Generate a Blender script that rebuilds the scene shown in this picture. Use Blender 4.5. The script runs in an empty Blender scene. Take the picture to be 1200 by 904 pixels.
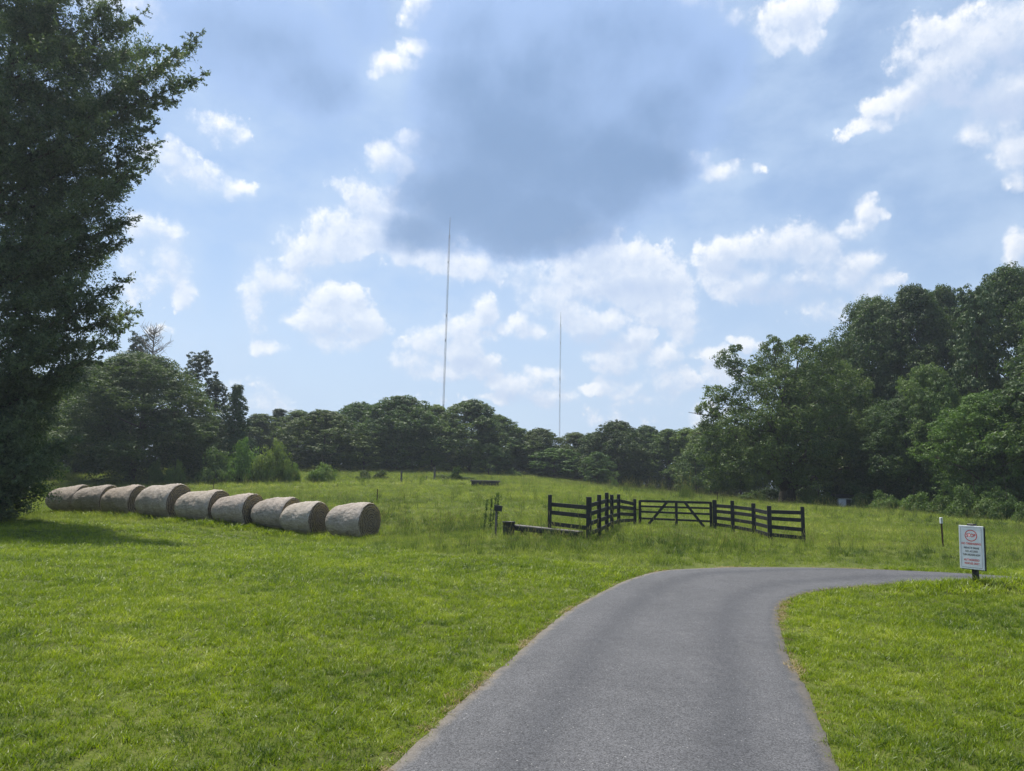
import bpy, math, random
import numpy as np
from mathutils import Vector, Matrix

S = bpy.context.scene
R = math.radians
# ------------------------------------------------------------------ camera
CAM = (0.0, 0.0, 1.6)
PITCH, ROLL, FPX = 8.8, 1.2, 826.0            # photograph is 1200 x 904 with a 826 px focal length
cam_d = bpy.data.cameras.new('camera')
cam_d.sensor_width = 36.0
cam_d.lens = 36.0 * FPX / 1200.0
cam_d.clip_start = 0.05
cam_d.clip_end = 20000
cam = bpy.data.objects.new('camera', cam_d)
S.collection.objects.link(cam)
_rot = Matrix.Rotation(R(90 + PITCH), 4, 'X') @ Matrix.Rotation(R(-ROLL) * -1, 4, 'Z')
cam.matrix_world = Matrix.Translation(CAM) @ _rot
S.camera = cam
ROT = np.array(_rot.to_3x3())

# ------------------------------------------------------------------ light
SUN_EL, SUN_AZ = 68.0, -34.0
SKY_K = 0.1
S.view_settings.view_transform = 'Standard'
S.view_settings.look = 'None'
S.view_settings.exposure = 0.56
S.view_settings.gamma = 1.0
S.view_settings.use_curve_mapping = False
S.cycles.max_bounces = 5
S.cycles.diffuse_bounces = 3
S.cycles.transmission_bounces = 4
S.cycles.transparent_max_bounces = 4
S.cycles.volume_bounces = 0
sun_d = bpy.data.lights.new('sun', 'SUN')
sun_d.energy = 5.0
sun_d.angle = R(0.53)
sun_d.color = (1.0, 0.95, 0.86)
sun = bpy.data.objects.new('sun', sun_d)
S.collection.objects.link(sun)
sv = Vector((math.sin(R(SUN_AZ)) * math.cos(R(SUN_EL)), math.cos(R(SUN_AZ)) * math.cos(R(SUN_EL)), math.sin(R(SUN_EL))))
sun.rotation_euler = sv.to_track_quat('Z', 'Y').to_euler()
sun.location = (0, 0, 60)


def pix_dir(px, py):
    """world direction through a pixel of the photograph"""
    px = np.asarray(px, float); py = np.asarray(py, float)
    v = np.stack([(px - 600) / FPX, -(py - 452) / FPX, -np.ones_like(px)], -1)
    return v @ ROT.T


def at(px, py, Y):
    """world point seen at pixel px, py whose distance along +Y is Y"""
    d = pix_dir(px, py)
    return np.array(CAM) + d * (Y / d[1])


def azel(px, py):
    d = pix_dir(px, py)
    d = d / np.linalg.norm(d)
    return math.degrees(math.atan2(d[0], d[1])), math.degrees(math.asin(d[2]))


# ------------------------------------------------------------------ node helper
class NT:
    def __init__(s, tree): s.t = tree; s.n = tree.nodes; s.l = tree.links
    def inp(s, sock, v):
        if v is None: return
        if isinstance(v, bpy.types.NodeSocket): s.l.new(v, sock)
        else: sock.default_value = v
    def math(s, op, a, b=None, c=None, clamp=False):
        n = s.n.new('ShaderNodeMath'); n.operation = op; n.use_clamp = clamp
        for i, v in enumerate((a, b, c)): s.inp(n.inputs[i], v)
        return n.outputs[0]
    def vm(s, op, a, b=None, c=None, out=0):
        n = s.n.new('ShaderNodeVectorMath'); n.operation = op
        for i, v in enumerate((a, b, c)):
            s.inp(n.inputs[i], v)
        return n.outputs[out]
    def noise(s, vec, scale, detail=4, rough=0.5, out='Fac', lac=2.0, dist=0.0):
        n = s.n.new('ShaderNodeTexNoise')
        s.inp(n.inputs['Vector'], vec); n.inputs['Scale'].default_value = scale
        n.inputs['Detail'].default_value = detail; n.inputs['Roughness'].default_value = rough
        n.inputs['Lacunarity'].default_value = lac; n.inputs['Distortion'].default_value = dist
        return n.outputs[out]
    def mr(s, v, a, b, c=0.0, d=1.0, smooth=False):
        n = s.n.new('ShaderNodeMapRange')
        if smooth: n.interpolation_type = 'SMOOTHSTEP'
        s.inp(n.inputs[0], v)
        for i, x in enumerate((a, b, c, d)): s.inp(n.inputs[i + 1], x)
        return n.outputs[0]
    def mix(s, f, a, b, blend='MIX'):
        n = s.n.new('ShaderNodeMix'); n.data_type = 'RGBA'; n.blend_type = blend
        s.inp(n.inputs[0], f)
        for i, v in ((6, a), (7, b)):
            if not isinstance(v, bpy.types.NodeSocket) and len(v) == 3: v = (*v, 1)
            s.inp(n.inputs[i], v)
        return n.outputs[2]
    def ramp(s, f, stops):
        n = s.n.new('ShaderNodeValToRGB'); s.inp(n.inputs[0], f)
        cr = n.color_ramp
        while len(cr.elements) < len(stops): cr.elements.new(0.5)
        for e, (p, c) in zip(cr.elements, stops):
            e.position = p; e.color = (*c, 1)
        return n.outputs[0]


# ------------------------------------------------------------------ sky
world = bpy.data.worlds.new('World'); S.world = world
world.use_nodes = True
wt = NT(world.node_tree); wt.n.clear()
wo = wt.n.new('ShaderNodeOutputWorld'); bg = wt.n.new('ShaderNodeBackground')
sky = wt.n.new('ShaderNodeTexSky'); sky.sky_type = 'NISHITA'; sky.sun_disc = False
sky.sun_elevation = R(SUN_EL); sky.sun_rotation = R(SUN_AZ)
sky.air_density = 1.0; sky.dust_density = 1.0; sky.ozone_density = 1.5; sky.altitude = 200
tc = wt.n.new('ShaderNodeTexCoord')
DIR = wt.vm('NORMALIZE', tc.outputs['Generated'])

CUMULUS = [  # px, py, rx, ry, weight : where each cumulus puff stands in the sky
 (497,12,28,22,.9),(462,76,26,17,.95),(489,60,24,15,.95),(437,88,10,8,.6),
 (455,188,26,17,1),(488,170,24,17,1),(478,200,24,22,.9),(428,232,40,26,.8),(455,262,52,38,1),(400,275,40,28,1),(360,292,34,24,1),(326,322,34,24,.9),
 (300,348,20,30,.6),(302,385,18,26,.45),(490,290,50,24,.9),(548,308,60,20,.8),(600,320,40,18,.7),(395,352,36,22,1),(368,376,34,16,1),(420,378,34,18,1),(400,400,32,12,.7),
 (312,407,24,10,.9),(300,462,30,26,.5),(330,478,40,14,.5),
 (258,150,34,18,.6),(196,186,34,20,.9),(228,208,36,18,.95),(270,220,30,14,.9),(180,272,36,20,.9),(196,305,30,30,.85),(212,338,16,22,.8),(160,320,30,40,.5),(188,388,16,8,.4),
 (702,278,34,22,1),(690,300,52,30,1),(752,300,44,22,.9),(735,328,70,34,1),(770,352,44,34,1),(800,378,24,22,.8),(660,330,40,30,.85),
 (668,366,32,20,1),(698,380,34,20,1),(640,350,40,30,.8),(625,385,28,12,.9),(600,378,30,12,.8),(568,362,20,18,1),(548,385,30,22,.9),(505,398,36,24,.9),(490,425,32,18,.85),(545,412,24,16,1),(560,432,36,14,.95),(520,430,40,14,.9),
 (600,452,34,16,1),(588,464,30,8,.9),(634,440,26,14,.8),(640,465,30,12,.8),(500,470,50,14,.4),(720,412,32,24,.95),(748,400,22,18,.9),(715,450,24,12,.8),(697,454,20,9,.9),(734,456,22,10,.9),(774,424,24,20,1),(792,450,32,16,1),(760,470,50,10,.6),
 (730,490,60,14,.5),(820,490,40,20,.5),(838,418,28,12,.8),(872,400,22,9,.8),(845,440,30,16,.6),(800,400,18,12,.4),
 (846,302,30,24,1),(882,292,36,26,1),(922,286,44,26,1),(950,300,44,26,1),(985,318,46,24,1),(1020,336,34,16,.95),(870,330,50,26,.9),(930,340,60,20,.8),(965,360,50,20,.6),
 (1000,270,22,16,.9),(1016,248,14,20,.9),(1034,252,10,12,.7),(1192,298,20,34,1),(1130,365,16,8,.6),
 (930,20,44,26,1),(912,48,26,20,1),(945,44,24,20,.95),(890,40,16,12,.6),(1058,30,9,6,.6),(810,6,40,16,.7),(860,20,30,20,.5),
 (1060,118,50,26,.95),(1020,148,44,12,.8),(1085,50,50,34,.8),(1120,80,60,50,.95),(1170,40,70,50,.95),(1175,120,50,40,.95),(1190,170,40,26,.95),(1150,150,40,20,.8),(1190,205,20,14,.8),
 (812,192,26,18,.9),(848,200,34,12,.9),(880,198,20,8,.5),(790,165,14,18,.8),
 (150,8,60,26,.9),(240,420,20,8,.3),
]
DARK = [  # shaded undersides of the nearer, thicker clouds
 (640,90,120,90,1.0),(760,190,50,34,.9),(500,270,40,24,.7),(600,170,105,75,1.15),(690,190,95,70,1.1),(560,225,80,50,1.1),(630,262,85,34,1.1),(560,30,60,50,.9),(720,40,110,60,.85),(770,130,70,60,.85),(545,110,55,70,1),
 (300,50,100,60,.85),(360,95,60,35,.8),(220,20,50,30,.6),(420,20,30,40,.6),(835,80,40,50,.7),
]
SHADE = [(470,262,40,8,.6),(560,425,40,8,.5),(735,340,60,12,.5),(860,315,40,12,.5),(1120,110,60,22,1.0),(1110,140,90,20,.9),(1180,70,60,20,.6),(920,345,60,16,.8),(700,400,50,10,.8),(400,388,30,8,.6),(455,285,30,12,.5),(620,470,60,8,.4),(760,462,40,6,.4)]


def blob_group(name, blobs):
    g = bpy.data.node_groups.new(name, 'ShaderNodeTree')
    g.interface.new_socket('Q', in_out='INPUT', socket_type='NodeSocketVector')
    g.interface.new_socket('F', in_out='OUTPUT', socket_type='NodeSocketFloat')
    t = NT(g); gi = t.n.new('NodeGroupInput'); go = t.n.new('NodeGroupOutput')
    acc = None
    for (px, py, rx, ry, w) in blobs:
        a, e = azel(px, py); a2, _ = azel(px + rx, py); _, e2 = azel(px, py - ry)
        ra, re = abs(a2 - a) * 1.35, abs(e2 - e) * 1.35
        d = t.vm('MULTIPLY_ADD', gi.outputs[0], (1 / ra, 1 / re, 0), (-a / ra, -e / re, 0))
        l2 = t.vm('DOT_PRODUCT', d, d, out='Value')
        f = t.math('MULTIPLY_ADD', l2, -w, w)
        acc = f if acc is None else t.math('SMOOTH_MAX', acc, f, 0.25)
    f = t.math('MAXIMUM', acc, -1.0)
    t.l.new(f, go.inputs[0])
    return g


sep = wt.n.new('ShaderNodeSeparateXYZ'); wt.l.new(DIR, sep.inputs[0])
AZ = wt.math('DEGREES', wt.math('ARCTAN2', sep.outputs[0], sep.outputs[1]))
EL = wt.math('DEGREES', wt.math('ARCSINE', sep.outputs[2]))
cq = wt.n.new('ShaderNodeCombineXYZ'); wt.l.new(AZ, cq.inputs[0]); wt.l.new(EL, cq.inputs[1])
Q = cq.outputs[0]


def warp(q, scale, amp, detail):
    nz = wt.noise(wt.vm('MULTIPLY', q, (1, 1, 0)), scale, detail, 0.6, 'Color')
    return wt.vm('MULTIPLY_ADD', wt.vm('SUBTRACT', nz, (0.5, 0.5, 0.5)), (amp, amp, 0), q)


gC = blob_group('cumulus_field', CUMULUS); gD = blob_group('dark_cloud_field', DARK); gS = blob_group('shade_field', SHADE)


def call(g, q):
    n = wt.n.new('ShaderNodeGroup'); n.node_tree = g; wt.l.new(q, n.inputs[0]); return n.outputs[0]


def cum_density(q):
    qw = warp(q, 0.22, 3.0, 4)
    base = call(gC, qw)
    n1 = wt.noise(q, 0.55, 7, 0.62)
    v = wt.n.new('ShaderNodeTexVoronoi'); v.feature = 'F1'; v.inputs['Scale'].default_value = 0.7
    v.inputs['Detail'].default_value = 2.0; v.inputs['Roughness'].default_value = 0.7
    wt.l.new(warp(q, 0.8, 1.0, 3), v.inputs['Vector'])
    puff = wt.mr(v.outputs['Distance'], 0.0, 0.9, 0.35, -0.35)
    d = wt.math('ADD', base, wt.math('MULTIPLY_ADD', n1, 2.0, -0.92))
    return wt.math('ADD', d, puff)


D0 = cum_density(Q)
D1 = cum_density(wt.vm('ADD', Q, (-0.45, 0.9, 0)))
soft = wt.mr(wt.noise(Q, 0.09, 3, 0.6), 0.38, 0.62, 0.32, 0.95, True)
alphaC = wt.mr(D0, -0.08, soft, 0, 1, True)
halo = wt.mr(call(gC, warp(Q, 0.15, 4.0, 5)), -0.9, 0.9, 0, 1, True)
light = wt.mr(wt.math('SUBTRACT', D0, D1), -0.75, 0.85, 0, 1)
light = wt.math('SUBTRACT', light, wt.math('MULTIPLY', wt.mr(D0, 0.3, 1.3, 0, 1, True), 0.42))
light = wt.math('ADD', light, 0.10)
shadeS = wt.mr(call(gS, warp(Q, 0.3, 2.0, 3)), 0.0, 0.9, 0, 1, True)
light = wt.math('SUBTRACT', light, wt.math('MULTIPLY', shadeS, 0.55), clamp=True)
colC = wt.ramp(light, [(0.0, (5.0, 6.0, 8.0)), (0.4, (6.2, 7.0, 8.5)), (0.75, (8.6, 8.9, 9.5)), (1.0, (10.4, 10.3, 10.3))])
# ramp colours clamp at 1 in some builds: keep them scaled instead
for nd in wt.n:
    if nd.type == 'VALTORGB':
        for e in nd.color_ramp.elements:
            e.color = (e.color[0] / 10, e.color[1] / 10, e.color[2] / 10, 1)
colC = wt.vm('MULTIPLY', colC, (7.9, 7.9, 8.0))
dbase = call(gD, warp(Q, 0.16, 3.2, 6))
Dd = wt.math('ADD', dbase, wt.math('MULTIPLY_ADD', wt.noise(Q, 0.5, 5, 0.6), 0.7, -0.35))
alphaD = wt.mr(Dd, -0.15, 0.55, 0, 0.96, True)
dn = wt.math('ADD', wt.math('MULTIPLY_ADD', wt.noise(Q, 0.12, 5, 0.55), 1.2, -0.6), wt.math('MULTIPLY_ADD', wt.noise(Q, 0.4, 4, 0.5), 0.24, -0.12))
darkness = wt.mr(wt.math('ADD', wt.math('ADD', dbase, dn), wt.math('MULTIPLY_ADD', EL, -0.04, 1.05)), 0.0, 1.15, 0, 1, True)
colD = wt.mix(darkness, (2.25, 3.5, 6.1), (0.82, 1.80, 3.7))
veil_n = wt.noise(wt.vm('MULTIPLY', Q, (1, 1.8, 0)), 0.10, 7, 0.6)
veil = wt.mr(veil_n, 0.36, 0.70, 0.15, 0.75, True)
low = wt.mr(EL, 0.0, 26.0, 0.95, 0.0, True)
veil = wt.math('MAXIMUM', veil, low)
skycol = wt.vm('MULTIPLY', sky.outputs[0], (0.80, 0.95, 1.06))
c = wt.mix(veil, skycol, wt.mix(low, (3.4, 4.6, 6.5), (4.7, 5.7, 7.0)))
c = wt.mix(wt.math('MULTIPLY', halo, 0.45), c, (3.7, 4.9, 6.7))
c = wt.mix(wt.math('MULTIPLY', alphaC, 0.9), c, colC)
c = wt.mix(alphaD, c, colD)
wt.l.new(c, bg.inputs[0]); bg.inputs[1].default_value = SKY_K * 0.91
wt.l.new(bg.outputs[0], wo.inputs[0])
world.cycles.sampling_method = 'MANUAL'
world.cycles.sample_map_resolution = 512

# ------------------------------------------------------------------ tags and object helpers
COL = S.collection


def tag(o, label=None, cat=None, group=None, kind=None):
    if label: o['label'] = label
    if cat: o['category'] = cat
    if group: o['group'] = group
    if kind: o['kind'] = kind
    return o


def empty(name, loc, rz=0.0):
    o = bpy.data.objects.new(name, None); COL.objects.link(o)
    o.location = tuple(float(v) for v in loc); o.rotation_euler = (0, 0, rz); o.empty_display_size = 0.3
    return o


def mesh_np(name, V, F, mats, parent=None, smooth=False, mi=None):
    """V (n,3); F list of faces or (m,k) array"""
    me = bpy.data.meshes.new(name)
    V = np.asarray(V, np.float32)
    if isinstance(F, np.ndarray):
        m, k = F.shape
        me.vertices.add(len(V)); me.vertices.foreach_set('co', V.ravel())
        me.loops.add(m * k); me.loops.foreach_set('vertex_index', F.astype(np.int32).ravel())
        me.polygons.add(m)
        me.polygons.foreach_set('loop_start', np.arange(0, m * k, k, dtype=np.int32))
        me.polygons.foreach_set('loop_total', np.full(m, k, np.int32))
        me.update(calc_edges=True)
    else:
        me.from_pydata([tuple(v) for v in V.tolist()], [], F)
    for mt in (mats if isinstance(mats, (list, tuple)) else [mats]): me.materials.append(mt)
    if mi is not None: me.polygons.foreach_set('material_index', np.asarray(mi, np.int32))
    if smooth: me.polygons.foreach_set('use_smooth', np.ones(len(me.polygons), bool))
    me.update()
    o = bpy.data.objects.new(name, me); COL.objects.link(o)
    if parent: o.parent = parent
    return o


class MB:
    """collects simple solids into one mesh"""
    def __init__(s): s.v = []; s.f = []; s.mi = []
    def add(s, V, F, mi=0):
        b = len(s.v); s.v += [tuple(map(float, p)) for p in V]; s.f += [[i + b for i in f] for f in F]; s.mi += [mi] * len(F)
    def box(s, c, size, M=None, mi=0, bev=0.0, taper=1.0):
        sx, sy, sz = [q / 2 for q in size]
        b = min(bev, sx * .9, sy * .9, sz * .9)
        if b <= 0:
            P = [(x, y, z) for z in (-sz, sz) for y in (-sy, sy) for x in (-sx, sx)]
            F = [[0, 2, 3, 1], [4, 5, 7, 6], [0, 1, 5, 4], [2, 6, 7, 3], [0, 4, 6, 2], [1, 3, 7, 5]]
        else:
            ring = [(-sx + b, -sy), (sx - b, -sy), (sx, -sy + b), (sx, sy - b), (sx - b, sy), (-sx + b, sy), (-sx, sy - b), (-sx, -sy + b)]
            P = []
            for z, k in ((-sz, b), (-sz + b, 0), (sz - b, 0), (sz, b)):
                for x, y in ring: P.append((x * (1 - k / sx), y * (1 - k / sy), z))
            F = [[i * 8 + j, i * 8 + (j + 1) % 8, (i + 1) * 8 + (j + 1) % 8, (i + 1) * 8 + j] for i in range(3) for j in range(8)]
            F += [list(range(7, -1, -1)), list(range(24, 32))]
        out = []
        for p in P:
            q = Vector(p)
            if taper != 1.0 and q.z > 0: q.x *= taper; q.y *= taper
            if M is not None: q = M @ q
            out.append(tuple(q + Vector(c)))
        s.add(out, F, mi)
    def beam(s, a, b, w, h, mi=0, bev=0.0, up=(0, 0, 1)):
        a = Vector(a); b = Vector(b); d = (b - a); L = d.length; x = d.normalized()
        z = Vector(up); z = (z - x * z.dot(x)).normalized(); y = z.cross(x)
        M = Matrix((x, y, z)).transposed()
        s.box((a + b) / 2, (L, w, h), M, mi, bev)
    def tube(s, pts, rad, n=6, mi=0, cap=True):
        pts = [Vector(p) for p in pts]; base = len(s.v)
        if not isinstance(rad, (list, tuple)): rad = [rad] * len(pts)
        V = []; F = []
        ref = Vector((0.31, 0.17, 0.93))
        for i, p in enumerate(pts):
            t = (pts[min(i + 1, len(pts) - 1)] - pts[max(i - 1, 0)])
            if t.length < 1e-9: t = Vector((0, 0, 1))
            t.normalize()
            u = t.cross(ref)
            if u.length < 1e-3: u = t.cross(Vector((1, 0, 0)))
            u.normalize(); w = t.cross(u)
            for k in range(n):
                a = 2 * math.pi * k / n
                V.append(p + (u * math.cos(a) + w * math.sin(a)) * rad[i])
        for i in range(len(pts) - 1):
            for k in range(n):
                F.append([i * n + k, i * n + (k + 1) % n, (i + 1) * n + (k + 1) % n, (i + 1) * n + k])
        if cap: F += [list(range(n - 1, -1, -1)), list(range((len(pts) - 1) * n, len(pts) * n))]
        s.add(V, F, mi)
    def build(s, name, mats, parent=None, smooth=False):
        return mesh_np(name, s.v, s.f, mats, parent, smooth, s.mi)


# ------------------------------------------------------------------ terrain
CTRL = []          # world control points of the ground
for yy in (-30, -12, -4, 0, 4, 8, 12):
    for xx in (-24, -12, -4, 4, 12, 24): CTRL.append((xx, yy, 0.0))
for p in [(75, 603, 36), (130, 604, 34.4), (200, 609, 32.6), (300, 618, 30.2), (410, 632, 28), (690, 634, 23), (642, 627, 24.5), (725, 617, 29.0), (744, 615, 31),
          (838, 620, 30.0), (884, 628, 27.6), (942, 638, 25.5), (620, 652, 18.5), (800, 667, 15.6), (1000, 667, 15.4), (1190, 676, 14.2), (1105, 641, 23.5),
          (510, 590, 44), (300, 586, 48), (700, 592, 44), (250, 575, 60), (470, 566, 66), (570, 571, 60), (530, 563, 76), (430, 561, 76),
          (30, 560, 80), (150, 556, 80), (300, 555, 84), (420, 552, 100), (520, 549, 112), (600, 554, 112), (700, 567, 108), (800, 580, 100), (850, 586, 84),
          (922, 592, 66), (1000, 598, 58), (1080, 603, 50), (1150, 611, 44), (1200, 614, 42), (1000, 640, 24), (1150, 640, 24), (-100, 604, 34), (-100, 575, 60), (1300, 625, 38), (1300, 660, 20)]:
    CTRL.append(tuple(at(*p)))
for p in [(-200, 150, 4), (-80, 170, 6.5), (0, 190, 7), (60, 190, 3), (150, 150, 1), (-200, 40, 2), (150, 40, 0), (-300, 400, 6), (0, 500, 6), (300, 400, 2), (-150, -60, 0), (150, -60, 0)]:
    CTRL.append(p)
CT = np.array(CTRL, float)


def _tps(d2):
    return 0.5 * d2 * np.log(d2 + 1e-9)


_n = len(CT)
_d2 = ((CT[:, None, :2] - CT[None, :, :2]) / 50.0) ** 2
_K = _tps(_d2.sum(-1)) + np.eye(_n) * 1e-4
_P = np.c_[np.ones(_n), CT[:, :2] / 50.0]
_A = np.block([[_K, _P], [_P.T, np.zeros((3, 3))]])
_W = np.linalg.solve(_A, np.r_[CT[:, 2], 0, 0, 0])


def ground(x, y):
    x = np.asarray(x, float); y = np.asarray(y, float)
    sh = x.shape; X = x.ravel(); Y = y.ravel(); out = np.empty(len(X))
    for i in range(0, len(X), 20000):
        a = X[i:i + 20000]; b = Y[i:i + 20000]
        d2 = ((a[:, None] - CT[None, :, 0]) / 50.0) ** 2 + ((b[:, None] - CT[None, :, 1]) / 50.0) ** 2
        out[i:i + 20000] = _tps(d2) @ _W[:_n] + _W[_n] + _W[_n + 1] * a / 50 + _W[_n + 2] * b / 50
    r = np.hypot(X, Y)
    k = np.clip((r - 350) / 400, 0, 1)                 # the land flattens out beyond the woods
    out = out * (1 - k) + 4.0 * k
    # the verge by the sign swells a little and hides the drive's near edge
    out += 0.115 * np.exp(-((Y - 12.75) / 0.42) ** 2) / (1 + np.exp(-(X - 7.7) * 3.0))
    out += 0.012 * np.sin(X * 1.7 + 1.1 * np.sin(Y * 0.9)) * np.clip(r / 6, 0, 1) * 0.6
    return out.reshape(sh)


def gz(x, y): return float(ground(np.array([x]), np.array([y]))[0])


def hit(px, py, y0=2.0, y1=160.0):
    """first point of the ground along the ray through a pixel"""
    d = pix_dir(px, py); t = np.geomspace(y0, y1, 1200) / d[1]
    P = np.array(CAM)[None] + d[None] * t[:, None]
    g = ground(P[:, 0], P[:, 1]); below = np.nonzero(P[:, 2] < g)[0]
    i = below[0] if len(below) else len(t) - 1
    if i > 0 and len(below):
        a = P[i - 1]; b = P[i]; fa = a[2] - g[i - 1]; fb = b[2] - g[i]
        k = fa / (fa - fb); return a + (b - a) * k
    return P[i]


def top_z(px_base, py_top, x, y):
    """height z above which the point over (x, y) shows at row py_top"""
    lo, hi = -5.0, 400.0
    for _ in range(60):
        m = (lo + hi) / 2
        v = ROT.T @ (np.array([x, y, m]) - np.array(CAM))
        py = 452 - FPX * v[1] / -v[2]
        if py > py_top: lo = m
        else: hi = m
    return lo


def proj(P):
    v = (np.asarray(P) - np.array(CAM)) @ ROT
    return 600 + FPX * v[..., 0] / -v[..., 2], 452 - FPX * v[..., 1] / -v[..., 2]


# ------------------------------------------------------------------ materials
def new_mat(name):
    m = bpy.data.materials.new(name); m.use_nodes = True
    t = NT(m.node_tree); t.n.clear()
    out = t.n.new('ShaderNodeOutputMaterial')
    return m, t, out


def principled(t, out, color, rough=0.8, spec=0.3, metal=0.0, bump=None, bstr=0.3, bdist=0.01):
    p = t.n.new('ShaderNodeBsdfPrincipled')
    if not isinstance(color, bpy.types.NodeSocket) and len(color) == 3: color = (*color, 1)
    t.inp(p.inputs['Base Color'], color); t.inp(p.inputs['Roughness'], rough)
    p.inputs['Specular IOR Level'].default_value = spec; p.inputs['Metallic'].default_value = metal
    if bump is not None:
        b = t.n.new('ShaderNodeBump'); b.inputs['Strength'].default_value = bstr; b.inputs['Distance'].default_value = bdist
        t.l.new(bump, b.inputs['Height']); t.l.new(b.outputs[0], p.inputs['Normal'])
    if out is not None: t.l.new(p.outputs[0], out.inputs[0])
    return p


def pos(t): return t.n.new('ShaderNodeNewGeometry').outputs['Position']
def objc(t): return t.n.new('ShaderNodeTexCoord').outputs['Object']


def leaf_mat(name, c1, c2, trans=0.35, rough=0.55, big=0.25, use_color=True, spec=0.25, tcol=(1.1, 1.25, 0.5)):
    """leaves: two natural greens varied leaf by leaf and clump by clump"""
    m, t, out = new_mat(name)
    g = t.n.new('ShaderNodeNewGeometry'); oi = t.n.new('ShaderNodeObjectInfo')
    n = t.noise(g.outputs['Position'], big, 3, 0.6)
    f = t.math('ADD', t.mr(n, 0.3, 0.7, -0.1, 0.75), t.mr(g.outputs['Random Per Island'], 0, 1, -0.2, 0.45), clamp=True)
    c = t.mix(f, c1, c2)
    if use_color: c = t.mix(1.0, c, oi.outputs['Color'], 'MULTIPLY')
    p = principled(t, None, c, rough, spec)
    tr = t.n.new('ShaderNodeBsdfTranslucent')
    t.l.new(t.vm('MULTIPLY', c, tcol), tr.inputs[0])
    mx = t.n.new('ShaderNodeMixShader'); mx.inputs[0].default_value = trans
    t.l.new(p.outputs[0], mx.inputs[1]); t.l.new(tr.outputs[0], mx.inputs[2]); t.l.new(mx.outputs[0], out.inputs[0])
    return m


def bark_mat(name, c1, c2):
    m, t, out = new_mat(name)
    v = t.vm('MULTIPLY', objc(t), (1, 1, 0.25)); n = t.noise(v, 9, 6, 0.65)
    principled(t, out, t.mix(t.mr(n, .3, .7), c1, c2), 0.9, 0.15, bump=n, bstr=0.7, bdist=0.03)
    return m


M = {}
M['leaf_oak'] = leaf_mat('leaf_oak', (0.030, 0.056, 0.022), (0.100, 0.140, 0.042))
M['leaf_light'] = leaf_mat('leaf_light', (0.050, 0.088, 0.026), (0.135, 0.180, 0.052))
M['leaf_pine'] = leaf_mat('leaf_pine', (0.022, 0.042, 0.022), (0.060, 0.090, 0.036), trans=0.15)
M['leaf_cedar'] = leaf_mat('leaf_cedar', (0.050, 0.080, 0.050), (0.16, 0.20, 0.10), trans=0.35, big=0.8)
M['bark'] = bark_mat('bark', (0.035, 0.028, 0.022), (0.11, 0.09, 0.07))
M['dead_wood'] = bark_mat('dead_wood', (0.12, 0.10, 0.08), (0.25, 0.22, 0.19))


def grass_mat(name, stops, trans=0.45, big=0.35, rough=0.5, spec=0.14, tcol=(1.15, 1.25, 0.45)):
    m, t, out = new_mat(name)
    g = t.n.new('ShaderNodeNewGeometry'); oi = t.n.new('ShaderNodeObjectInfo')
    n1 = t.noise(g.outputs['Position'], big, 5, 0.6)
    n2 = t.noise(g.outputs['Position'], big * 9, 3, 0.6)
    f = t.math('ADD', t.mr(n1, 0.3, 0.7, 0.0, 0.5), t.mr(n2, 0.3, 0.7, -0.08, 0.28))
    f = t.math('ADD', f, t.mr(g.outputs['Random Per Island'], 0, 1, -0.14, 0.30))
    f = t.math('ADD', f, t.mr(t.noise(g.outputs['Position'], big * 3.2, 4, 0.65), 0.3, 0.7, -0.14, 0.14))
    f = t.math('ADD', f, t.mr(oi.outputs['Random'], 0, 1, -0.16, 0.2), clamp=True)
    c = t.ramp(f, stops)
    p = principled(t, None, c, rough, spec)
    tr = t.n.new('ShaderNodeBsdfTranslucent')
    t.l.new(t.vm('MULTIPLY', c, tcol), tr.inputs[0])
    mx = t.n.new('ShaderNodeMixShader'); mx.inputs[0].default_value = trans
    t.l.new(p.outputs[0], mx.inputs[1]); t.l.new(tr.outputs[0], mx.inputs[2]); t.l.new(mx.outputs[0], out.inputs[0])
    return m


M['lawn_blade'] = grass_mat('lawn_blade', [(0.0, (0.045, 0.085, 0.010)), (0.4, (0.170, 0.230, 0.015)), (0.75, (0.275, 0.325, 0.020)), (1.0, (0.48, 0.48, 0.18))], spec=0.25, rough=0.4)
M['pasture_blade'] = grass_mat('pasture_blade', [(0.0, (0.055, 0.095, 0.026)), (0.40, (0.175, 0.225, 0.045)), (0.75, (0.30, 0.335, 0.080)), (1.0, (0.45, 0.42, 0.21))], big=0.10)
M['seed_head'] = grass_mat('seed_head', [(0.0, (0.16, 0.16, 0.08)), (1.0, (0.34, 0.29, 0.17))], big=0.3)
M['dry_blade'] = grass_mat('dry_blade', [(0.0, (0.20, 0.14, 0.07)), (1.0, (0.42, 0.33, 0.19))], trans=0.25, big=1.0)


def ground_mat():
    m, t, out = new_mat('turf_ground')
    P = pos(t)
    a = t.n.new('ShaderNodeAttribute'); a.attribute_name = 'pasture'
    n = t.noise(P, 0.5, 6, 0.6); n2 = t.noise(P, 14, 4, 0.7)
    f = t.math('ADD', t.math('MULTIPLY', n, 0.6), t.math('MULTIPLY', n2, 0.4))
    lawn = t.ramp(t.mr(f, 0.35, 0.65), [(0.0, (0.045, 0.048, 0.016)), (0.6, (0.080, 0.100, 0.018)), (1.0, (0.12, 0.125, 0.04))])
    past = t.ramp(t.mr(f, 0.35, 0.65), [(0.0, (0.045, 0.06, 0.016)), (0.6, (0.085, 0.105, 0.022)), (1.0, (0.15, 0.15, 0.06))])
    c = t.mix(a.outputs['Fac'], lawn, past)
    principled(t, out, c, 0.95, 0.1, bump=n2, bstr=0.6, bdist=0.03)
    return m


M['ground'] = ground_mat()


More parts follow.
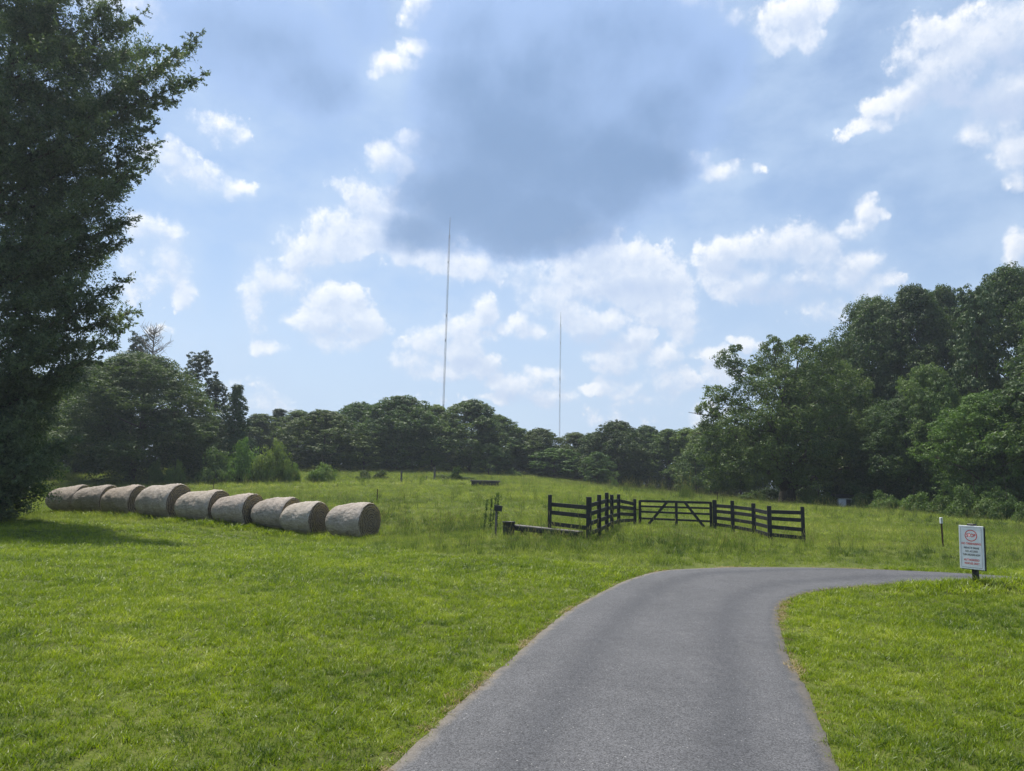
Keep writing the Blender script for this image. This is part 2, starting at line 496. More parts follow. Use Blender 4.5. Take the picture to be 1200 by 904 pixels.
def asphalt_mat():
    m, t, out = new_mat('asphalt')
    P = pos(t)
    big = t.noise(P, 0.6, 5, 0.6); mid = t.noise(P, 5, 5, 0.65); fine = t.noise(P, 95, 3, 0.7)
    a = t.n.new('ShaderNodeAttribute'); a.attribute_name = 'across'
    # the two wheel tracks are worn darker
    tr = t.math('ABSOLUTE', t.math('SUBTRACT', t.math('ABSOLUTE', t.math('SUBTRACT', a.outputs['Fac'], 0.52)), 0.24))
    trk = t.mr(t.math('ADD', tr, t.math('MULTIPLY_ADD', mid, 0.08, -0.04)), 0.0, 0.13, 1, 0, True)
    base = t.ramp(t.math('ADD', t.math('MULTIPLY', big, 0.55), t.math('MULTIPLY', mid, 0.45)), [(0.3, (0.062, 0.062, 0.065)), (0.7, (0.098, 0.097, 0.101))])
    base = t.mix(t.math('MULTIPLY', trk, 0.6), base, (0.048, 0.049, 0.054))
    v = t.n.new('ShaderNodeTexVoronoi'); v.inputs['Scale'].default_value = 140; t.l.new(P, v.inputs['Vector'])
    sepc = t.n.new('ShaderNodeSeparateColor'); t.l.new(v.outputs['Color'], sepc.inputs[0])
    agg = t.mr(sepc.outputs[0], 0, 1, 0.4, 1.6)
    base = t.mix(1.0, base, t.ramp(agg, [(0, (0, 0, 0)), (1, (1, 1, 1))]), 'MULTIPLY') if False else t.vm('SCALE', base, None, None)
    base.node.inputs['Scale'].default_value = 1.0; t.l.new(agg, base.node.inputs['Scale'])
    chip = t.math('GREATER_THAN', sepc.outputs[1], 0.998)
    base = t.mix(t.math('MULTIPLY', chip, 0.5), base, (0.5, 0.49, 0.46))
    st = t.mr(t.noise(P, 0.9, 6, 0.7), 0.56, 0.72, 0, 0.35, True); base = t.mix(st, base, (0.042, 0.043, 0.047))
    st2 = t.mr(t.noise(t.vm('MULTIPLY', P, (1.7, .5, 1)), 1.6, 6, 0.7), 0.58, 0.75, 0, 0.3, True); base = t.mix(st2, base, (0.15, 0.145, 0.14))
    edge = t.mr(t.math('ADD', t.math('ABSOLUTE', t.math('SUBTRACT', a.outputs['Fac'], 0.5)), t.math('MULTIPLY_ADD', mid, 0.06, -0.03)), 0.455, 0.5, 0, 1, True)
    base = t.mix(t.math('MULTIPLY', edge, 0.5), base, (0.24, 0.20, 0.15))
    h = t.math('ADD', v.outputs['Distance'], t.math('MULTIPLY', fine, 0.8))
    principled(t, out, base, 0.82, 0.28, bump=h, bstr=0.45, bdist=0.003)
    return m


M['asphalt'] = asphalt_mat()

# ------------------------------------------------------------------ the drive
R_FAR = [hit(*p) for p in [(455, 904), (520, 843), (575, 795), (625, 750), (665, 718), (700, 697), (740, 679), (775, 670), (820, 667), (870, 665.5), (950, 666), (1050, 669.5), (1100, 672), (1200, 680), (1300, 687)]]
R_NEAR = [hit(*p) for p in [(984, 904), (961, 850), (943, 808), (926, 775), (917, 748), (912, 726), (914, 712), (925, 703), (950, 695), (985, 690), (1030, 686.5)]]
R_NEAR += [np.array([p[0], p[1], 0]) for p in [(7.6, 13.45, 0), (8.6, 13.4, 0), (9.8, 13.3, 0), (11.5, 13.1, 0), (14.0, 12.5, 0)]]
# carry both edges back past the camera and off to the right
R_FAR = [R_FAR[0] - (R_FAR[1] - R_FAR[0]) * k for k in (9, 6, 3.5, 2, 1)] + R_FAR + [np.array([22, 12.0, 0])]
R_NEAR = [R_NEAR[0] - (R_NEAR[1] - R_NEAR[0]) * k for k in (9, 6, 3.5, 2, 1)] + R_NEAR + [np.array([22, 10.0, 0])]


def resample(P, n):
    P = np.array(P)[:, :2]
    # Catmull-Rom through the points
    Q_ = np.vstack([2 * P[0] - P[1], P, 2 * P[-1] - P[-2]]); out = []
    for i in range(1, len(Q_) - 2):
        for u in np.linspace(0, 1, 12, endpoint=False):
            a, b, c_, d = Q_[i - 1:i + 3]
            out.append(0.5 * ((2 * b) + (-a + c_) * u + (2 * a - 5 * b + 4 * c_ - d) * u ** 2 + (-a + 3 * b - 3 * c_ + d) * u ** 3))
    out.append(P[-1]); out = np.array(out)
    s = np.r_[0, np.cumsum(np.hypot(*np.diff(out, axis=0).T))]
    u = np.linspace(0, s[-1], n)
    return np.c_[np.interp(u, s, out[:, 0]), np.interp(u, s, out[:, 1])]


NR = 420
eF, eN = resample(R_FAR, NR), resample(R_NEAR, NR)
rs = np.random.RandomState(5)


def wob(n, a, k):
    w = rs.randn(n); ker = np.hanning(k); ker /= np.sqrt((ker ** 2).sum()); return np.convolve(w, ker, 'same') * a


def offs(e, w):
    tng = np.gradient(e, axis=0); nrm = np.c_[-tng[:, 1], tng[:, 0]]; nrm /= np.linalg.norm(nrm, axis=1)[:, None]
    return e + nrm * w[:, None]


eF = offs(eF, wob(NR, 0.006, 3) + wob(NR, 0.005, 21)); eN = offs(eN, wob(NR, 0.006, 3) + wob(NR, 0.006, 21))
NA = 17
ts = np.linspace(0, 1, NA)
RP = eF[:, None, :] * (1 - ts[None, :, None]) + eN[:, None, :] * ts[None, :, None]
RZ = ground(RP[..., 0], RP[..., 1]) + 0.012 + 0.03 * (1 - (2 * ts - 1) ** 2)[None, :]
RP = np.concatenate([RP[:, :1], RP, RP[:, -1:]], 1); RZ = np.concatenate([RZ[:, :1] - .09, RZ, RZ[:, -1:] - .09], 1)
ts = np.r_[0, ts, 1]; NA += 2
RV = np.concatenate([RP, RZ[..., None]], -1).reshape(-1, 3)
ii, jj = np.meshgrid(np.arange(NR - 1), np.arange(NA - 1), indexing='ij')
RFc = np.stack([ii * NA + jj, ii * NA + jj + 1, (ii + 1) * NA + jj + 1, (ii + 1) * NA + jj], -1).reshape(-1, 4)
road = mesh_np('road', RV, RFc, M['asphalt'], smooth=True)
at_ = road.data.attributes.new('across', 'FLOAT', 'POINT')
at_.data.foreach_set('value', np.tile(ts, NR).astype(np.float32))
tag(road, kind='structure')
POLY = np.vstack([eF, eN[::-1]])


def in_poly(x, y, poly=POLY):
    inside = np.zeros(x.shape, bool); px, py = poly[:, 0], poly[:, 1]
    qx, qy = np.roll(px, 1), np.roll(py, 1)
    for a, b, c_, d in zip(px, py, qx, qy):
        if b == d: continue
        k = ((b > y) != (d > y)) & (x < (c_ - a) * (y - b) / (d - b) + a)
        inside ^= k
    return inside


def edge_dist(x, y):
    e = np.vstack([eF[::2], eN[::2]]); out = np.empty(len(x))
    for i in range(0, len(x), 5000):
        out[i:i + 5000] = np.sqrt((x[i:i + 5000, None] - e[None, :, 0]) ** 2 + (y[i:i + 5000, None] - e[None, :, 1]) ** 2).min(1)
    return out


# ------------------------------------------------------------------ mown edge
mown_px = [(-160, 613), (-40, 612), (60, 612), (200, 617), (300, 628), (360, 637), (450, 643), (510, 650), (600, 655), (680, 661), (740, 667), (765, 671)]
MOWN = np.array([hit(*p)[:2] for p in mown_px])
MOWN = MOWN[np.argsort(MOWN[:, 0])]


def pasture_f(x, y):
    """0 on the mown lawn, 1 in the hay pasture"""
    lim = np.interp(x, MOWN[:, 0], MOWN[:, 1]); lim = np.where(x > MOWN[-1, 0], 15.2, lim)
    lim = lim + 0.35 * np.sin(x * 0.8) * 0.5 + 0.2 * np.sin(x * 2.3 + 1)
    return np.clip((y - lim) / 0.8 + 0.5, 0, 1)


def axis(n, near, far, lo):
    u = np.linspace(-1, 1, n); k = math.asinh(far / near)
    return np.sinh(u * k) * near


gx = axis(301, 6.0, 3000, 0); gy = axis(301, 6.0, 3000, 0) + 9
GX, GY = np.meshgrid(gx, gy, indexing='ij')
GZ = ground(GX, GY)
nX, nY = GX.shape
ii, jj = np.meshgrid(np.arange(nX - 1), np.arange(nY - 1), indexing='ij')
GF = np.stack([ii * nY + jj, (ii + 1) * nY + jj, (ii + 1) * nY + jj + 1, ii * nY + jj + 1], -1).reshape(-1, 4)
terr = mesh_np('ground', np.stack([GX, GY, GZ], -1).reshape(-1, 3), GF, M['ground'], smooth=True)
a_ = terr.data.attributes.new('pasture', 'FLOAT', 'POINT')
a_.data.foreach_set('value', pasture_f(GX.ravel(), GY.ravel()).astype(np.float32))
tag(terr, kind='structure')

# ------------------------------------------------------------------ grass (one object each, tufts placed by geometry nodes)
def blade_set(rng, n, spread, h, w, lean, bend, head=0.0, seg=3):
    """n curved blades around the origin; returns V, F, material index"""
    V = []; F = []; mi = []
    for i in range(n):
        a = rng.uniform(0, 6.283); r = spread * math.sqrt(rng.uniform(0, 1)); ox, oy = r * math.cos(a), r * math.sin(a)
        hh = h * rng.uniform(0.5, 1.15); ww = w * rng.uniform(0.7, 1.3)
        d = rng.uniform(0, 6.283); ln = lean * rng.uniform(0.2, 1.6); dx, dy = math.cos(d), math.sin(d)
        f = d + rng.uniform(-1.2, 1.2) + 1.57; sx, sy = math.cos(f), math.sin(f)
        is_head = rng.uniform() < head
        if is_head: hh *= 1.35; ln *= 0.5
        b = len(V)
        for k in range(seg + 1):
            t_ = k / seg; off = ln * hh * (t_ * 0.5 + bend * t_ * t_); z = hh * t_ * (1 - 0.25 * ln * t_ * bend)
            wk = ww * (1 - t_ ** 1.8) * 0.5 if not is_head else ww * 0.22
            x, y = ox + dx * off, oy + dy * off
            if k < seg or is_head: V += [(x - sx * wk, y - sy * wk, z), (x + sx * wk, y + sy * wk, z)]
            else: V += [(x, y, z)]
        for k in range(seg):
            if k < seg - 1 or is_head: F.append([b + 2 * k, b + 2 * k + 1, b + 2 * k + 3, b + 2 * k + 2])
            else: F.append([b + 2 * k, b + 2 * k + 1, b + 2 * k + 2])
            mi.append(0)
        if is_head:
            z0 = V[-1][2]; x, y = ox + dx * off, oy + dy * off; L = hh * 0.22; q = ww * 0.55; bb = len(V)
            V += [(x, y, z0 - L * .2), (x - q, y, z0 + L * .3), (x + q, y, z0 + L * .3), (x + dx * .02, y, z0 + L)]
            F.append([bb, bb + 2, bb + 3, bb + 1]); mi.append(1)
            bb = len(V)
            V += [(x, y, z0 - L * .2), (x, y - q, z0 + L * .3), (x, y + q, z0 + L * .3), (x, y + dy * .02, z0 + L)]
            F.append([bb, bb + 2, bb + 3, bb + 1]); mi.append(1)
    return V, F, mi


def scatter_object(name, tufts, P, rot, scl, idx, mats, tags):
    V = []; F = []; mi = []; var = []
    for k, (v, f, m_) in enumerate(tufts):
        b = len(V); V += v; F += [[i + b for i in q] for q in f]; mi += m_; var += [k] * len(v)
    nt = len(V)
    me = bpy.data.meshes.new(name)
    me.from_pydata(V + [tuple(p) for p in P.tolist()], [], F)
    for m_ in mats: me.materials.append(m_)
    me.polygons.foreach_set('material_index', np.array(mi, np.int32))
    n = nt + len(P)
    A = me.attributes.new('variant', 'INT', 'POINT'); A.data.foreach_set('value', np.r_[np.array(var), np.full(len(P), -1)].astype(np.int32))
    A = me.attributes.new('pick', 'INT', 'POINT'); A.data.foreach_set('value', np.r_[np.zeros(nt), idx].astype(np.int32))
    A = me.attributes.new('turn', 'FLOAT_VECTOR', 'POINT'); A.data.foreach_set('vector', np.vstack([np.zeros((nt, 3)), rot]).astype(np.float32).ravel())
    A = me.attributes.new('size', 'FLOAT_VECTOR', 'POINT'); A.data.foreach_set('vector', np.vstack([np.ones((nt, 3)), scl]).astype(np.float32).ravel())
    o = bpy.data.objects.new(name, me); COL.objects.link(o)
    g = bpy.data.node_groups.new(name + '_scatter', 'GeometryNodeTree')
    g.interface.new_socket('Geometry', in_out='INPUT', socket_type='NodeSocketGeometry')
    g.interface.new_socket('Geometry', in_out='OUTPUT', socket_type='NodeSocketGeometry')
    N = g.nodes; L = g.links
    gi = N.new('NodeGroupInput'); go = N.new('NodeGroupOutput')

    def attr(nm, ty):
        q = N.new('GeometryNodeInputNamedAttribute'); q.data_type = ty; q.inputs[0].default_value = nm; return q.outputs[0]
    var_a = attr('variant', 'INT')
    join = N.new('GeometryNodeJoinGeometry')
    def sel(k):
        c_ = N.new('FunctionNodeCompare'); c_.data_type = 'INT'; c_.operation = 'EQUAL'
        L.new(var_a, c_.inputs[2]); c_.inputs[3].default_value = k
        s_ = N.new('GeometryNodeSeparateGeometry'); s_.domain = 'POINT'
        L.new(gi.outputs[0], s_.inputs[0]); L.new(c_.outputs[0], s_.inputs[1]); return s_.outputs[0]
    for k in range(len(tufts)):
        gg = N.new('GeometryNodeGeometryToInstance'); L.new(sel(k), gg.inputs[0]); L.new(gg.outputs[0], join.inputs[0])
    mp = N.new('GeometryNodeMeshToPoints'); L.new(sel(-1), mp.inputs[0])
    ip = N.new('GeometryNodeInstanceOnPoints'); L.new(mp.outputs[0], ip.inputs['Points']); L.new(join.outputs[0], ip.inputs['Instance'])
    ip.inputs['Pick Instance'].default_value = True
    L.new(attr('pick', 'INT'), ip.inputs['Instance Index'])
    L.new(attr('turn', 'FLOAT_VECTOR'), ip.inputs['Rotation']); L.new(attr('size', 'FLOAT_VECTOR'), ip.inputs['Scale'])
    L.new(ip.outputs[0], go.inputs[0])
    md = o.modifiers.new('scatter', 'NODES'); md.node_group = g
    tag(o, *tags, kind='stuff')
    return o


grng = np.random.RandomState(11)


def ring_points(y0, y1, dens, margin=2.5):
    """random ground points in the wedge of land ahead of the camera"""
    w1 = 0.80 * y1 + margin
    n = int((y1 - y0) * 2 * w1 * dens)
    x = grng.uniform(-w1, w1, n); y = grng.uniform(y0, y1, n)
    k = np.abs(x) < 0.80 * y + margin
    return x[k], y[k]


def finish(x, y, smin, smax, tilt=0.12, hvar=0.25, mul=None, zk=1.0):
    z = ground(x, y); n = len(x)
    s_ = grng.uniform(smin, smax, n)
    if mul is not None: s_ = s_ * mul
    rot = np.c_[grng.normal(0, tilt, n), grng.normal(0, tilt, n), grng.uniform(0, 6.283, n)]
    scl = np.c_[s_, s_, s_ * zk * grng.uniform(1 - hvar, 1 + hvar, n)]
    return np.c_[x, y, z], rot, scl


def vnoise(x, y, s, seed):
    """smooth value noise for patchiness"""
    r = np.random.RandomState(seed); T = r.rand(64, 64)
    u = x / s + 1000; v = y / s + 1000; i = np.floor(u).astype(int); j = np.floor(v).astype(int); a = u - i; b = v - j
    a = a * a * (3 - 2 * a); b = b * b * (3 - 2 * b); g_ = lambda p, q: T[p % 64, q % 64]
    return (g_(i, j) * (1 - a) + g_(i + 1, j) * a) * (1 - b) + (g_(i, j + 1) * (1 - a) + g_(i + 1, j + 1) * a) * b


def lawn():
    tufts = [blade_set(grng, 16, 0.07, 0.055, 0.0052, 0.9, 0.7) for _ in range(4)]
    tufts += [blade_set(grng, 12, 0.05, 0.085, 0.0065, 0.7, 0.9), blade_set(grng, 10, 0.08, 0.045, 0.010, 1.3, 0.6)]
    Ps = []; Rs = []; Ss = []
    for (y0, y1, dens, sa, sb) in ((1.5, 7, 420, .65, .95), (7, 12, 230, .75, 1.15), (12, 20, 90, 1.0, 1.6), (20, 40, 30, 1.4, 2.2)):
        x, y = ring_points(y0, y1, dens)
        pf = pasture_f(x, y); k = (pf < 0.6)
        # right of the drive and beyond it the pasture rule applies too
        x, y = x[k], y[k]
        k = ~in_poly(x, y); x, y = x[k], y[k]
        ed = edge_dist(x, y)
        k = (ed > 0.03) & (grng.rand(len(x)) < np.clip(0.25 + ed / 0.25, 0, 1)); x, y, ed = x[k], y[k], ed[k]
        k = grng.rand(len(x)) < 0.8 + 0.4 * vnoise(x, y, 0.35, 3); x, y, ed = x[k], y[k], ed[k]
        mul = 0.8 + 0.35 * vnoise(x, y, 0.6, 4) + 0.2 * vnoise(x, y, 0.17, 5)
        # the verge by the sign is left longer
        mul *= 1 + 0.5 * np.exp(-((y - 12.5) / 0.5) ** 2) * (x > 6.8)
        p, r_, s_ = finish(x, y, sa, sb, mul=mul)
        Ps.append(p); Rs.append(r_); Ss.append(s_)
    P = np.vstack(Ps); Rr = np.vstack(Rs); Sc = np.vstack(Ss)
    idx = grng.choice(6, len(P), p=[.19, .19, .19, .19, .10, .14])
    scatter_object('lawn_grass', tufts, P, Rr, Sc, idx, [M['lawn_blade'], M['seed_head']], ('short mown bright green lawn grass on both sides of the drive', 'grass'))


def pasture():
    tufts = [blade_set(grng, 22, 0.16, 0.24, 0.010, 0.6, 0.8) for _ in range(3)]
    tufts += [blade_set(grng, 20, 0.18, 0.26, 0.009, 0.5, 0.7, head=0.25) for _ in range(2)]
    tufts += [blade_set(grng, 16, 0.2, 0.15, 0.022, 1.2, 0.6)]
    Ps = []; Rs = []; Ss = []
    for (y0, y1, dens, sa, sb) in ((13, 24, 34, .6, 1.0), (24, 36, 20, .8, 1.25), (36, 60, 10, 1.1, 1.7), (60, 125, 4.5, 1.5, 2.3)):
        x, y = ring_points(y0, y1, dens)
        pf = pasture_f(x, y); k = pf > 0.45; x, y, pf = x[k], y[k], pf[k]
        k = ~in_poly(x, y); x, y, pf = x[k], y[k], pf[k]
        ed = edge_dist(x, y); k = ed > 0.1; x, y, ed, pf = x[k], y[k], ed[k], pf[k]
        mul = 0.65 + 0.5 * vnoise(x, y, 2.5, 7) + 0.3 * vnoise(x, y, 0.6, 8)
        mul *= np.clip(0.5 + ed / 3.0, 0, 1)
        mul *= np.where((x > 4) & (y < 22), 0.7, 1) * np.where((y < 40) & (y > 18), 0.8, 1)
        p, r_, s_ = finish(x, y, sa, sb, mul=mul, zk=(0.85 if y0 < 36 else 0.6), hvar=0.4)
        Ps.append(p); Rs.append(r_); Ss.append(s_)
    P = np.vstack(Ps); Rr = np.vstack(Rs); Sc = np.vstack(Ss)
    idx = grng.choice(6, len(P), p=[.23, .22, .22, .06, .05, .22])
    scatter_object('pasture_grass', tufts, P, Rr, Sc, idx, [M['pasture_blade'], M['seed_head']], ('long dull green pasture grass with seed heads across the rising field', 'grass'))


def dry_edge():
    tufts = [blade_set(grng, 14, 0.05, 0.022, 0.005, 2.2, 0.5) for _ in range(3)]
    k = grng.randint(0, NR, 9000); side = grng.rand(9000) < 0.5
    base = np.where(side[:, None], eF[k], eN[k])
    off = np.abs(grng.normal(0, 0.045, 9000)) + 0.0
    pN = offs(eN, -np.ones(NR)) - eN; pF = offs(eF, np.ones(NR)) - eF
    d = np.where(side[:, None], pF[k], pN[k])
    p = base + d * off[:, None] + grng.normal(0, 0.02, (9000, 2))
    dens = vnoise(p[:, 0], p[:, 1], 0.8, 21); kk = (grng.rand(9000) < np.clip((dens - 0.5) * 1.6, 0.05, .6)) & (p[:, 1] > 0)
    p = p[kk]
    P, Rr, Sc = finish(p[:, 0], p[:, 1], 0.6, 1.4)
    P[:, 2] += 0.006
    scatter_object('dry_thatch', tufts, P, Rr, Sc, grng.randint(0, 3, len(P)), [M['dry_blade']], ('dry straw coloured thatch along the edges of the drive', 'dry grass'))




def field_weeds():
    tufts = [blade_set(grng, 26, 0.16, 0.42, 0.016, 0.45, 0.5, head=.3) for _ in range(2)] + [blade_set(grng, 34, 0.2, 0.22, 0.04, 1.1, 0.4) for _ in range(2)] + [blade_set(grng, 14, 0.12, 0.62, 0.012, 0.3, 0.4, head=.6)]
    xs = []; ys = []; zs = []
    for (px, py, n, sx, sy, k) in [(430, 600, 40, 2.0, 1.6, 1), (500, 612, 60, 2.2, 1.2, 1), (545, 622, 60, 2.0, .8, .9), (600, 645, 60, 2.2, .6, .7), (470, 628, 60, 2.5, .7, .8), (640, 634, 40, 1.6, .4, .8), (700, 644, 50, 2.2, .5, .7), (800, 640, 60, 3, .8, .7), (900, 650, 50, 3, .7, .6),
                                   (770, 580, 60, 1.8, 1.2, 1.5), (735, 577, 30, 1.4, 1.2, 1.6), (805, 585, 18, .5, .6, 1.8), (600, 570, 50, 8, 3, 1.3), (350, 565, 60, 8, 3, 1.3), (450, 562, 40, 8, 3, 1.3), (1000, 602, 50, 5, 2, 1.1), (1100, 612, 60, 4, 2, 1.1), (860, 590, 40, 4, 2, 1.1),
                                   (330, 590, 60, 4, 2, 1), (560, 590, 60, 4, 3, 1), (1050, 650, 50, 3, 1, .6), (1120, 655, 40, 2, .8, .6), (700, 605, 50, 3, 2, 1)]:
        p = hit(px, py); xs.append(p[0] + grng.normal(0, sx, n)); ys.append(p[1] + grng.normal(0, sy, n)); zs.append(np.full(n, k))
    x = np.concatenate(xs); y = np.concatenate(ys); k_ = np.concatenate(zs)
    ok = (~in_poly(x, y)) & (pasture_f(x, y) > .4) & (y > 14) & (edge_dist(x, y) > .5); x, y, k_ = x[ok], y[ok], k_[ok]
    P, Rr, Sc = finish(x, y, .6, 1.25, mul=k_)
    scatter_object('field_weeds', tufts, P, Rr, Sc, grng.choice(5, len(P), p=[.25, .2, .2, .2, .15]), [M['weed_blade'], M['seed_head']], ('taller dark weeds and seeding stalks dotted in patches over the pasture', 'weeds'))


M['weed_blade'] = grass_mat('weed_blade', [(0.0, (0.05, 0.085, 0.03)), (0.6, (0.11, 0.15, 0.045)), (1.0, (0.24, 0.24, 0.12))], big=0.3)
lawn(); pasture(); dry_edge(); field_weeds()

# ------------------------------------------------------------------ leaves and trees
trng = np.random.RandomState(23)


def quads(C, size, up=0.4, aspect=0.6, axis_dir=None, normals=None):
    """leaf shaped quads (rhombi) centred at C"""
    n = len(C); nr = trng.normal(0, 1, (n, 3)) * (1.0 if normals is None else 0.55); nr[:, 2] = nr[:, 2] + up * (2 if normals is None else .7)
    if normals is not None: nr = nr + normals * 1.5
    nr /= np.linalg.norm(nr, axis=1)[:, None]
    a = trng.normal(0, 1, (n, 3)) if axis_dir is None else axis_dir + trng.normal(0, 0.45, (n, 3))
    a -= nr * (a * nr).sum(1)[:, None]; a /= np.linalg.norm(a, axis=1)[:, None] + 1e-9
    b = np.cross(nr, a)
    s_ = (size * trng.uniform(0.6, 1.4, n))[:, None]
    V = np.stack([C - a * s_ * .5, C + b * s_ * .5 * aspect - a * s_ * .05, C + a * s_ * .5, C - b * s_ * .5 * aspect + a * s_ * .05], 1)
    return V.reshape(-1, 3)


def leaf_mesh(name, C, size, mat, parent, **kw):
    V = quads(C, size, **kw); F = np.arange(len(V)).reshape(-1, 4)
    return mesh_np(name, V, F, mat, parent)


def unit(n, zmin=-1.0):
    v = trng.normal(0, 1, (n * 3 + 10, 3)); v /= np.linalg.norm(v, axis=1)[:, None]
    v = v[v[:, 2] > zmin]
    while len(v) < n: v = np.vstack([v, v])
    return v[:n]


LASTN = [None]


def lobes_to_points(L, nsub, nleaf, flat=0.7):
    """L: (x,y,z,r) lobes -> leaf centres gathered in leafy clumps on each lobe's skin"""
    out = []; nrm = []
    nsub = nsub * .8; nleaf = int(nleaf * 1.4)
    for (x, y, z, r) in L:
        k = max(4, int(nsub * (r / 1.6) ** 1.5))
        d = unit(k, -0.55); rad = r * trng.uniform(0.6, 1.08, (k, 1))
        c_ = np.array([x, y, z]) + d * rad * np.array([1, 1, 0.8])
        sr = (0.26 + 0.26 * trng.rand(k, 1)) * max(r, 0.8) ** 0.6
        q = trng.normal(0, 1, (k, nleaf, 3)) + d[:, None, :] * 0.5 + np.array([0, 0, .45]); q /= np.linalg.norm(q, axis=2, keepdims=True)
        pts = c_[:, None, :] + q * sr[:, None, :] * trng.uniform(.55, 1.05, (k, nleaf, 1)) * np.array([1, 1, flat])
        out.append(pts.reshape(-1, 3)); nrm.append(q.reshape(-1, 3))
    LASTN[0] = np.vstack(nrm)
    return np.vstack(out)


def trunk_mb(h, r, L, nlimb=12, lean=0.0):
    mb = MB()
    pts = []; n = 7
    wx, wy = trng.normal(0, .18, 2)
    for i in range(n):
        t_ = i / (n - 1); pts.append((wx * math.sin(t_ * 3) + lean * t_ * h, wy * math.sin(t_ * 2.4), h * t_))
    mb.tube([(0, 0, -0.5)] + pts, [r * 1.35, r * 1.2] + [r * (1 - 0.8 * (i / (n - 1))) for i in range(1, n)], 9)
    idx = [i for i in trng.permutation(len(L)) if L[i][2] > h * .35][:nlimb]
    for i in idx:
        x, y, z, rr = L[i]
        s_ = max(h * 0.16, min(z - 1.0 - 0.35 * math.hypot(x, y), h * 0.92)); t_ = s_ / h
        k = min(int(t_ * (n - 1)), n - 2); f = t_ * (n - 1) - k
        a = Vector(pts[k]).lerp(Vector(pts[k + 1]), f); b = Vector((x, y, z)); m_ = a.lerp(b, 0.5) + Vector((0, 0, 0.06 * (b - a).length))
        r0 = r * (1 - 0.75 * t_) * 0.5
        mb.tube([a, m_, b], [r0, r0 * 0.65, r0 * 0.25], 6)
        for _ in range(3):
            e = b + Vector(trng.normal(0, rr * 0.55, 3)); mb.tube([m_.lerp(b, trng.rand()), e], [r0 * 0.35, r0 * 0.1], 4)
    return mb


def dome_lobes(H, W, z0, n, top=0.0, lean=0.0, rough=0.18):
    """lobes filling an uneven broadleaf crown"""
    L = []
    for i in range(n):
        t_ = ((i + 0.5) / n); z = z0 + (H - z0) * (t_ ** 0.85)
        u = (z - z0) / (H - z0); env = W / 2 * (math.sin(math.pi * min(1, 0.12 + 0.88 * u) ** (0.85 + top)) ** 0.6)
        a = i * 2.39996 + trng.uniform(-.5, .5); rr = W * trng.uniform(0.09, 0.175)
        r_ = max(0, env - rr * 0.75) * trng.uniform(0.45, 1.05 + rough)
        L.append((r_ * math.cos(a) + lean * u, r_ * math.sin(a), min(z + trng.normal(0, .3), H - rr * 0.6), rr))
    return L


def build_tree(name, H, W, z0, kind, nlobe=34, nsub=26, nleaf=20, leaf=0.3, mat='leaf_oak', rtrunk=0.3):
    root = empty(name, (0, 0, 0))
    if kind == 'dome':
        L = dome_lobes(H, W, z0, nlobe)
        P = lobes_to_points(L, nsub, nleaf)
    elif kind == 'bush':
        L = []
        for i in range(nlobe):
            a = trng.uniform(0, 6.283); q = math.sqrt(trng.uniform(0, 1)); env = H * (1 - q ** 2.2) * trng.uniform(.75, 1.0)
            rr = W * trng.uniform(.09, .17); L.append((q * W * .42 * math.cos(a), q * W * .42 * math.sin(a), max(rr * .6, (env - rr) * trng.uniform(.2, 1)), rr))
        P = lobes_to_points(L, nsub, nleaf)
    elif kind == 'pine':
        L = []
        n = nlobe
        for i in range(n):
            u = i / (n - 1); z = z0 + (H - z0) * u
            env = W / 2 * (0.35 + 0.75 * math.sin(math.pi * (0.1 + 0.85 * u))) * (1 - 0.45 * u) * 1.25
            a = i * 2.4 + trng.uniform(-.7, .7); rr = W * trng.uniform(0.09, 0.16)
            r_ = env * trng.uniform(0.25, 1.0)
            L.append((r_ * math.cos(a), r_ * math.sin(a), z - rr * 0.4, rr))
        P = lobes_to_points(L, nsub, nleaf, flat=0.5)
    else:  # cone
        L = []; n = nlobe
        for i in range(n):
            u = (i / (n - 1)) ** 0.9; z = z0 + (H - z0) * u; env = W / 2 * (1 - u) ** 0.8 * trng.uniform(0.6, 1.15)
            a = i * 2.4; rr = W * (0.06 + 0.12 * (1 - u)) * trng.uniform(.8, 1.2)
            L.append((env * 0.8 * math.cos(a), env * 0.8 * math.sin(a), min(z, H - rr), rr))
        P = lobes_to_points(L, nsub * 2, nleaf, flat=0.8)
    LN = LASTN[0]
    trunk_mb(H * 0.80, rtrunk, L, nlimb=14).build('trunk', M['bark'], root, True)
    leaf_mesh('crown', P, leaf, M[mat], root, up=0.35, aspect=0.62, normals=LN)
    root['w0'] = float(2 * np.percentile(np.hypot(P[:, 0], P[:, 1]), 96)); root['h0'] = float(np.percentile(P[:, 2], 99.7))
    return root


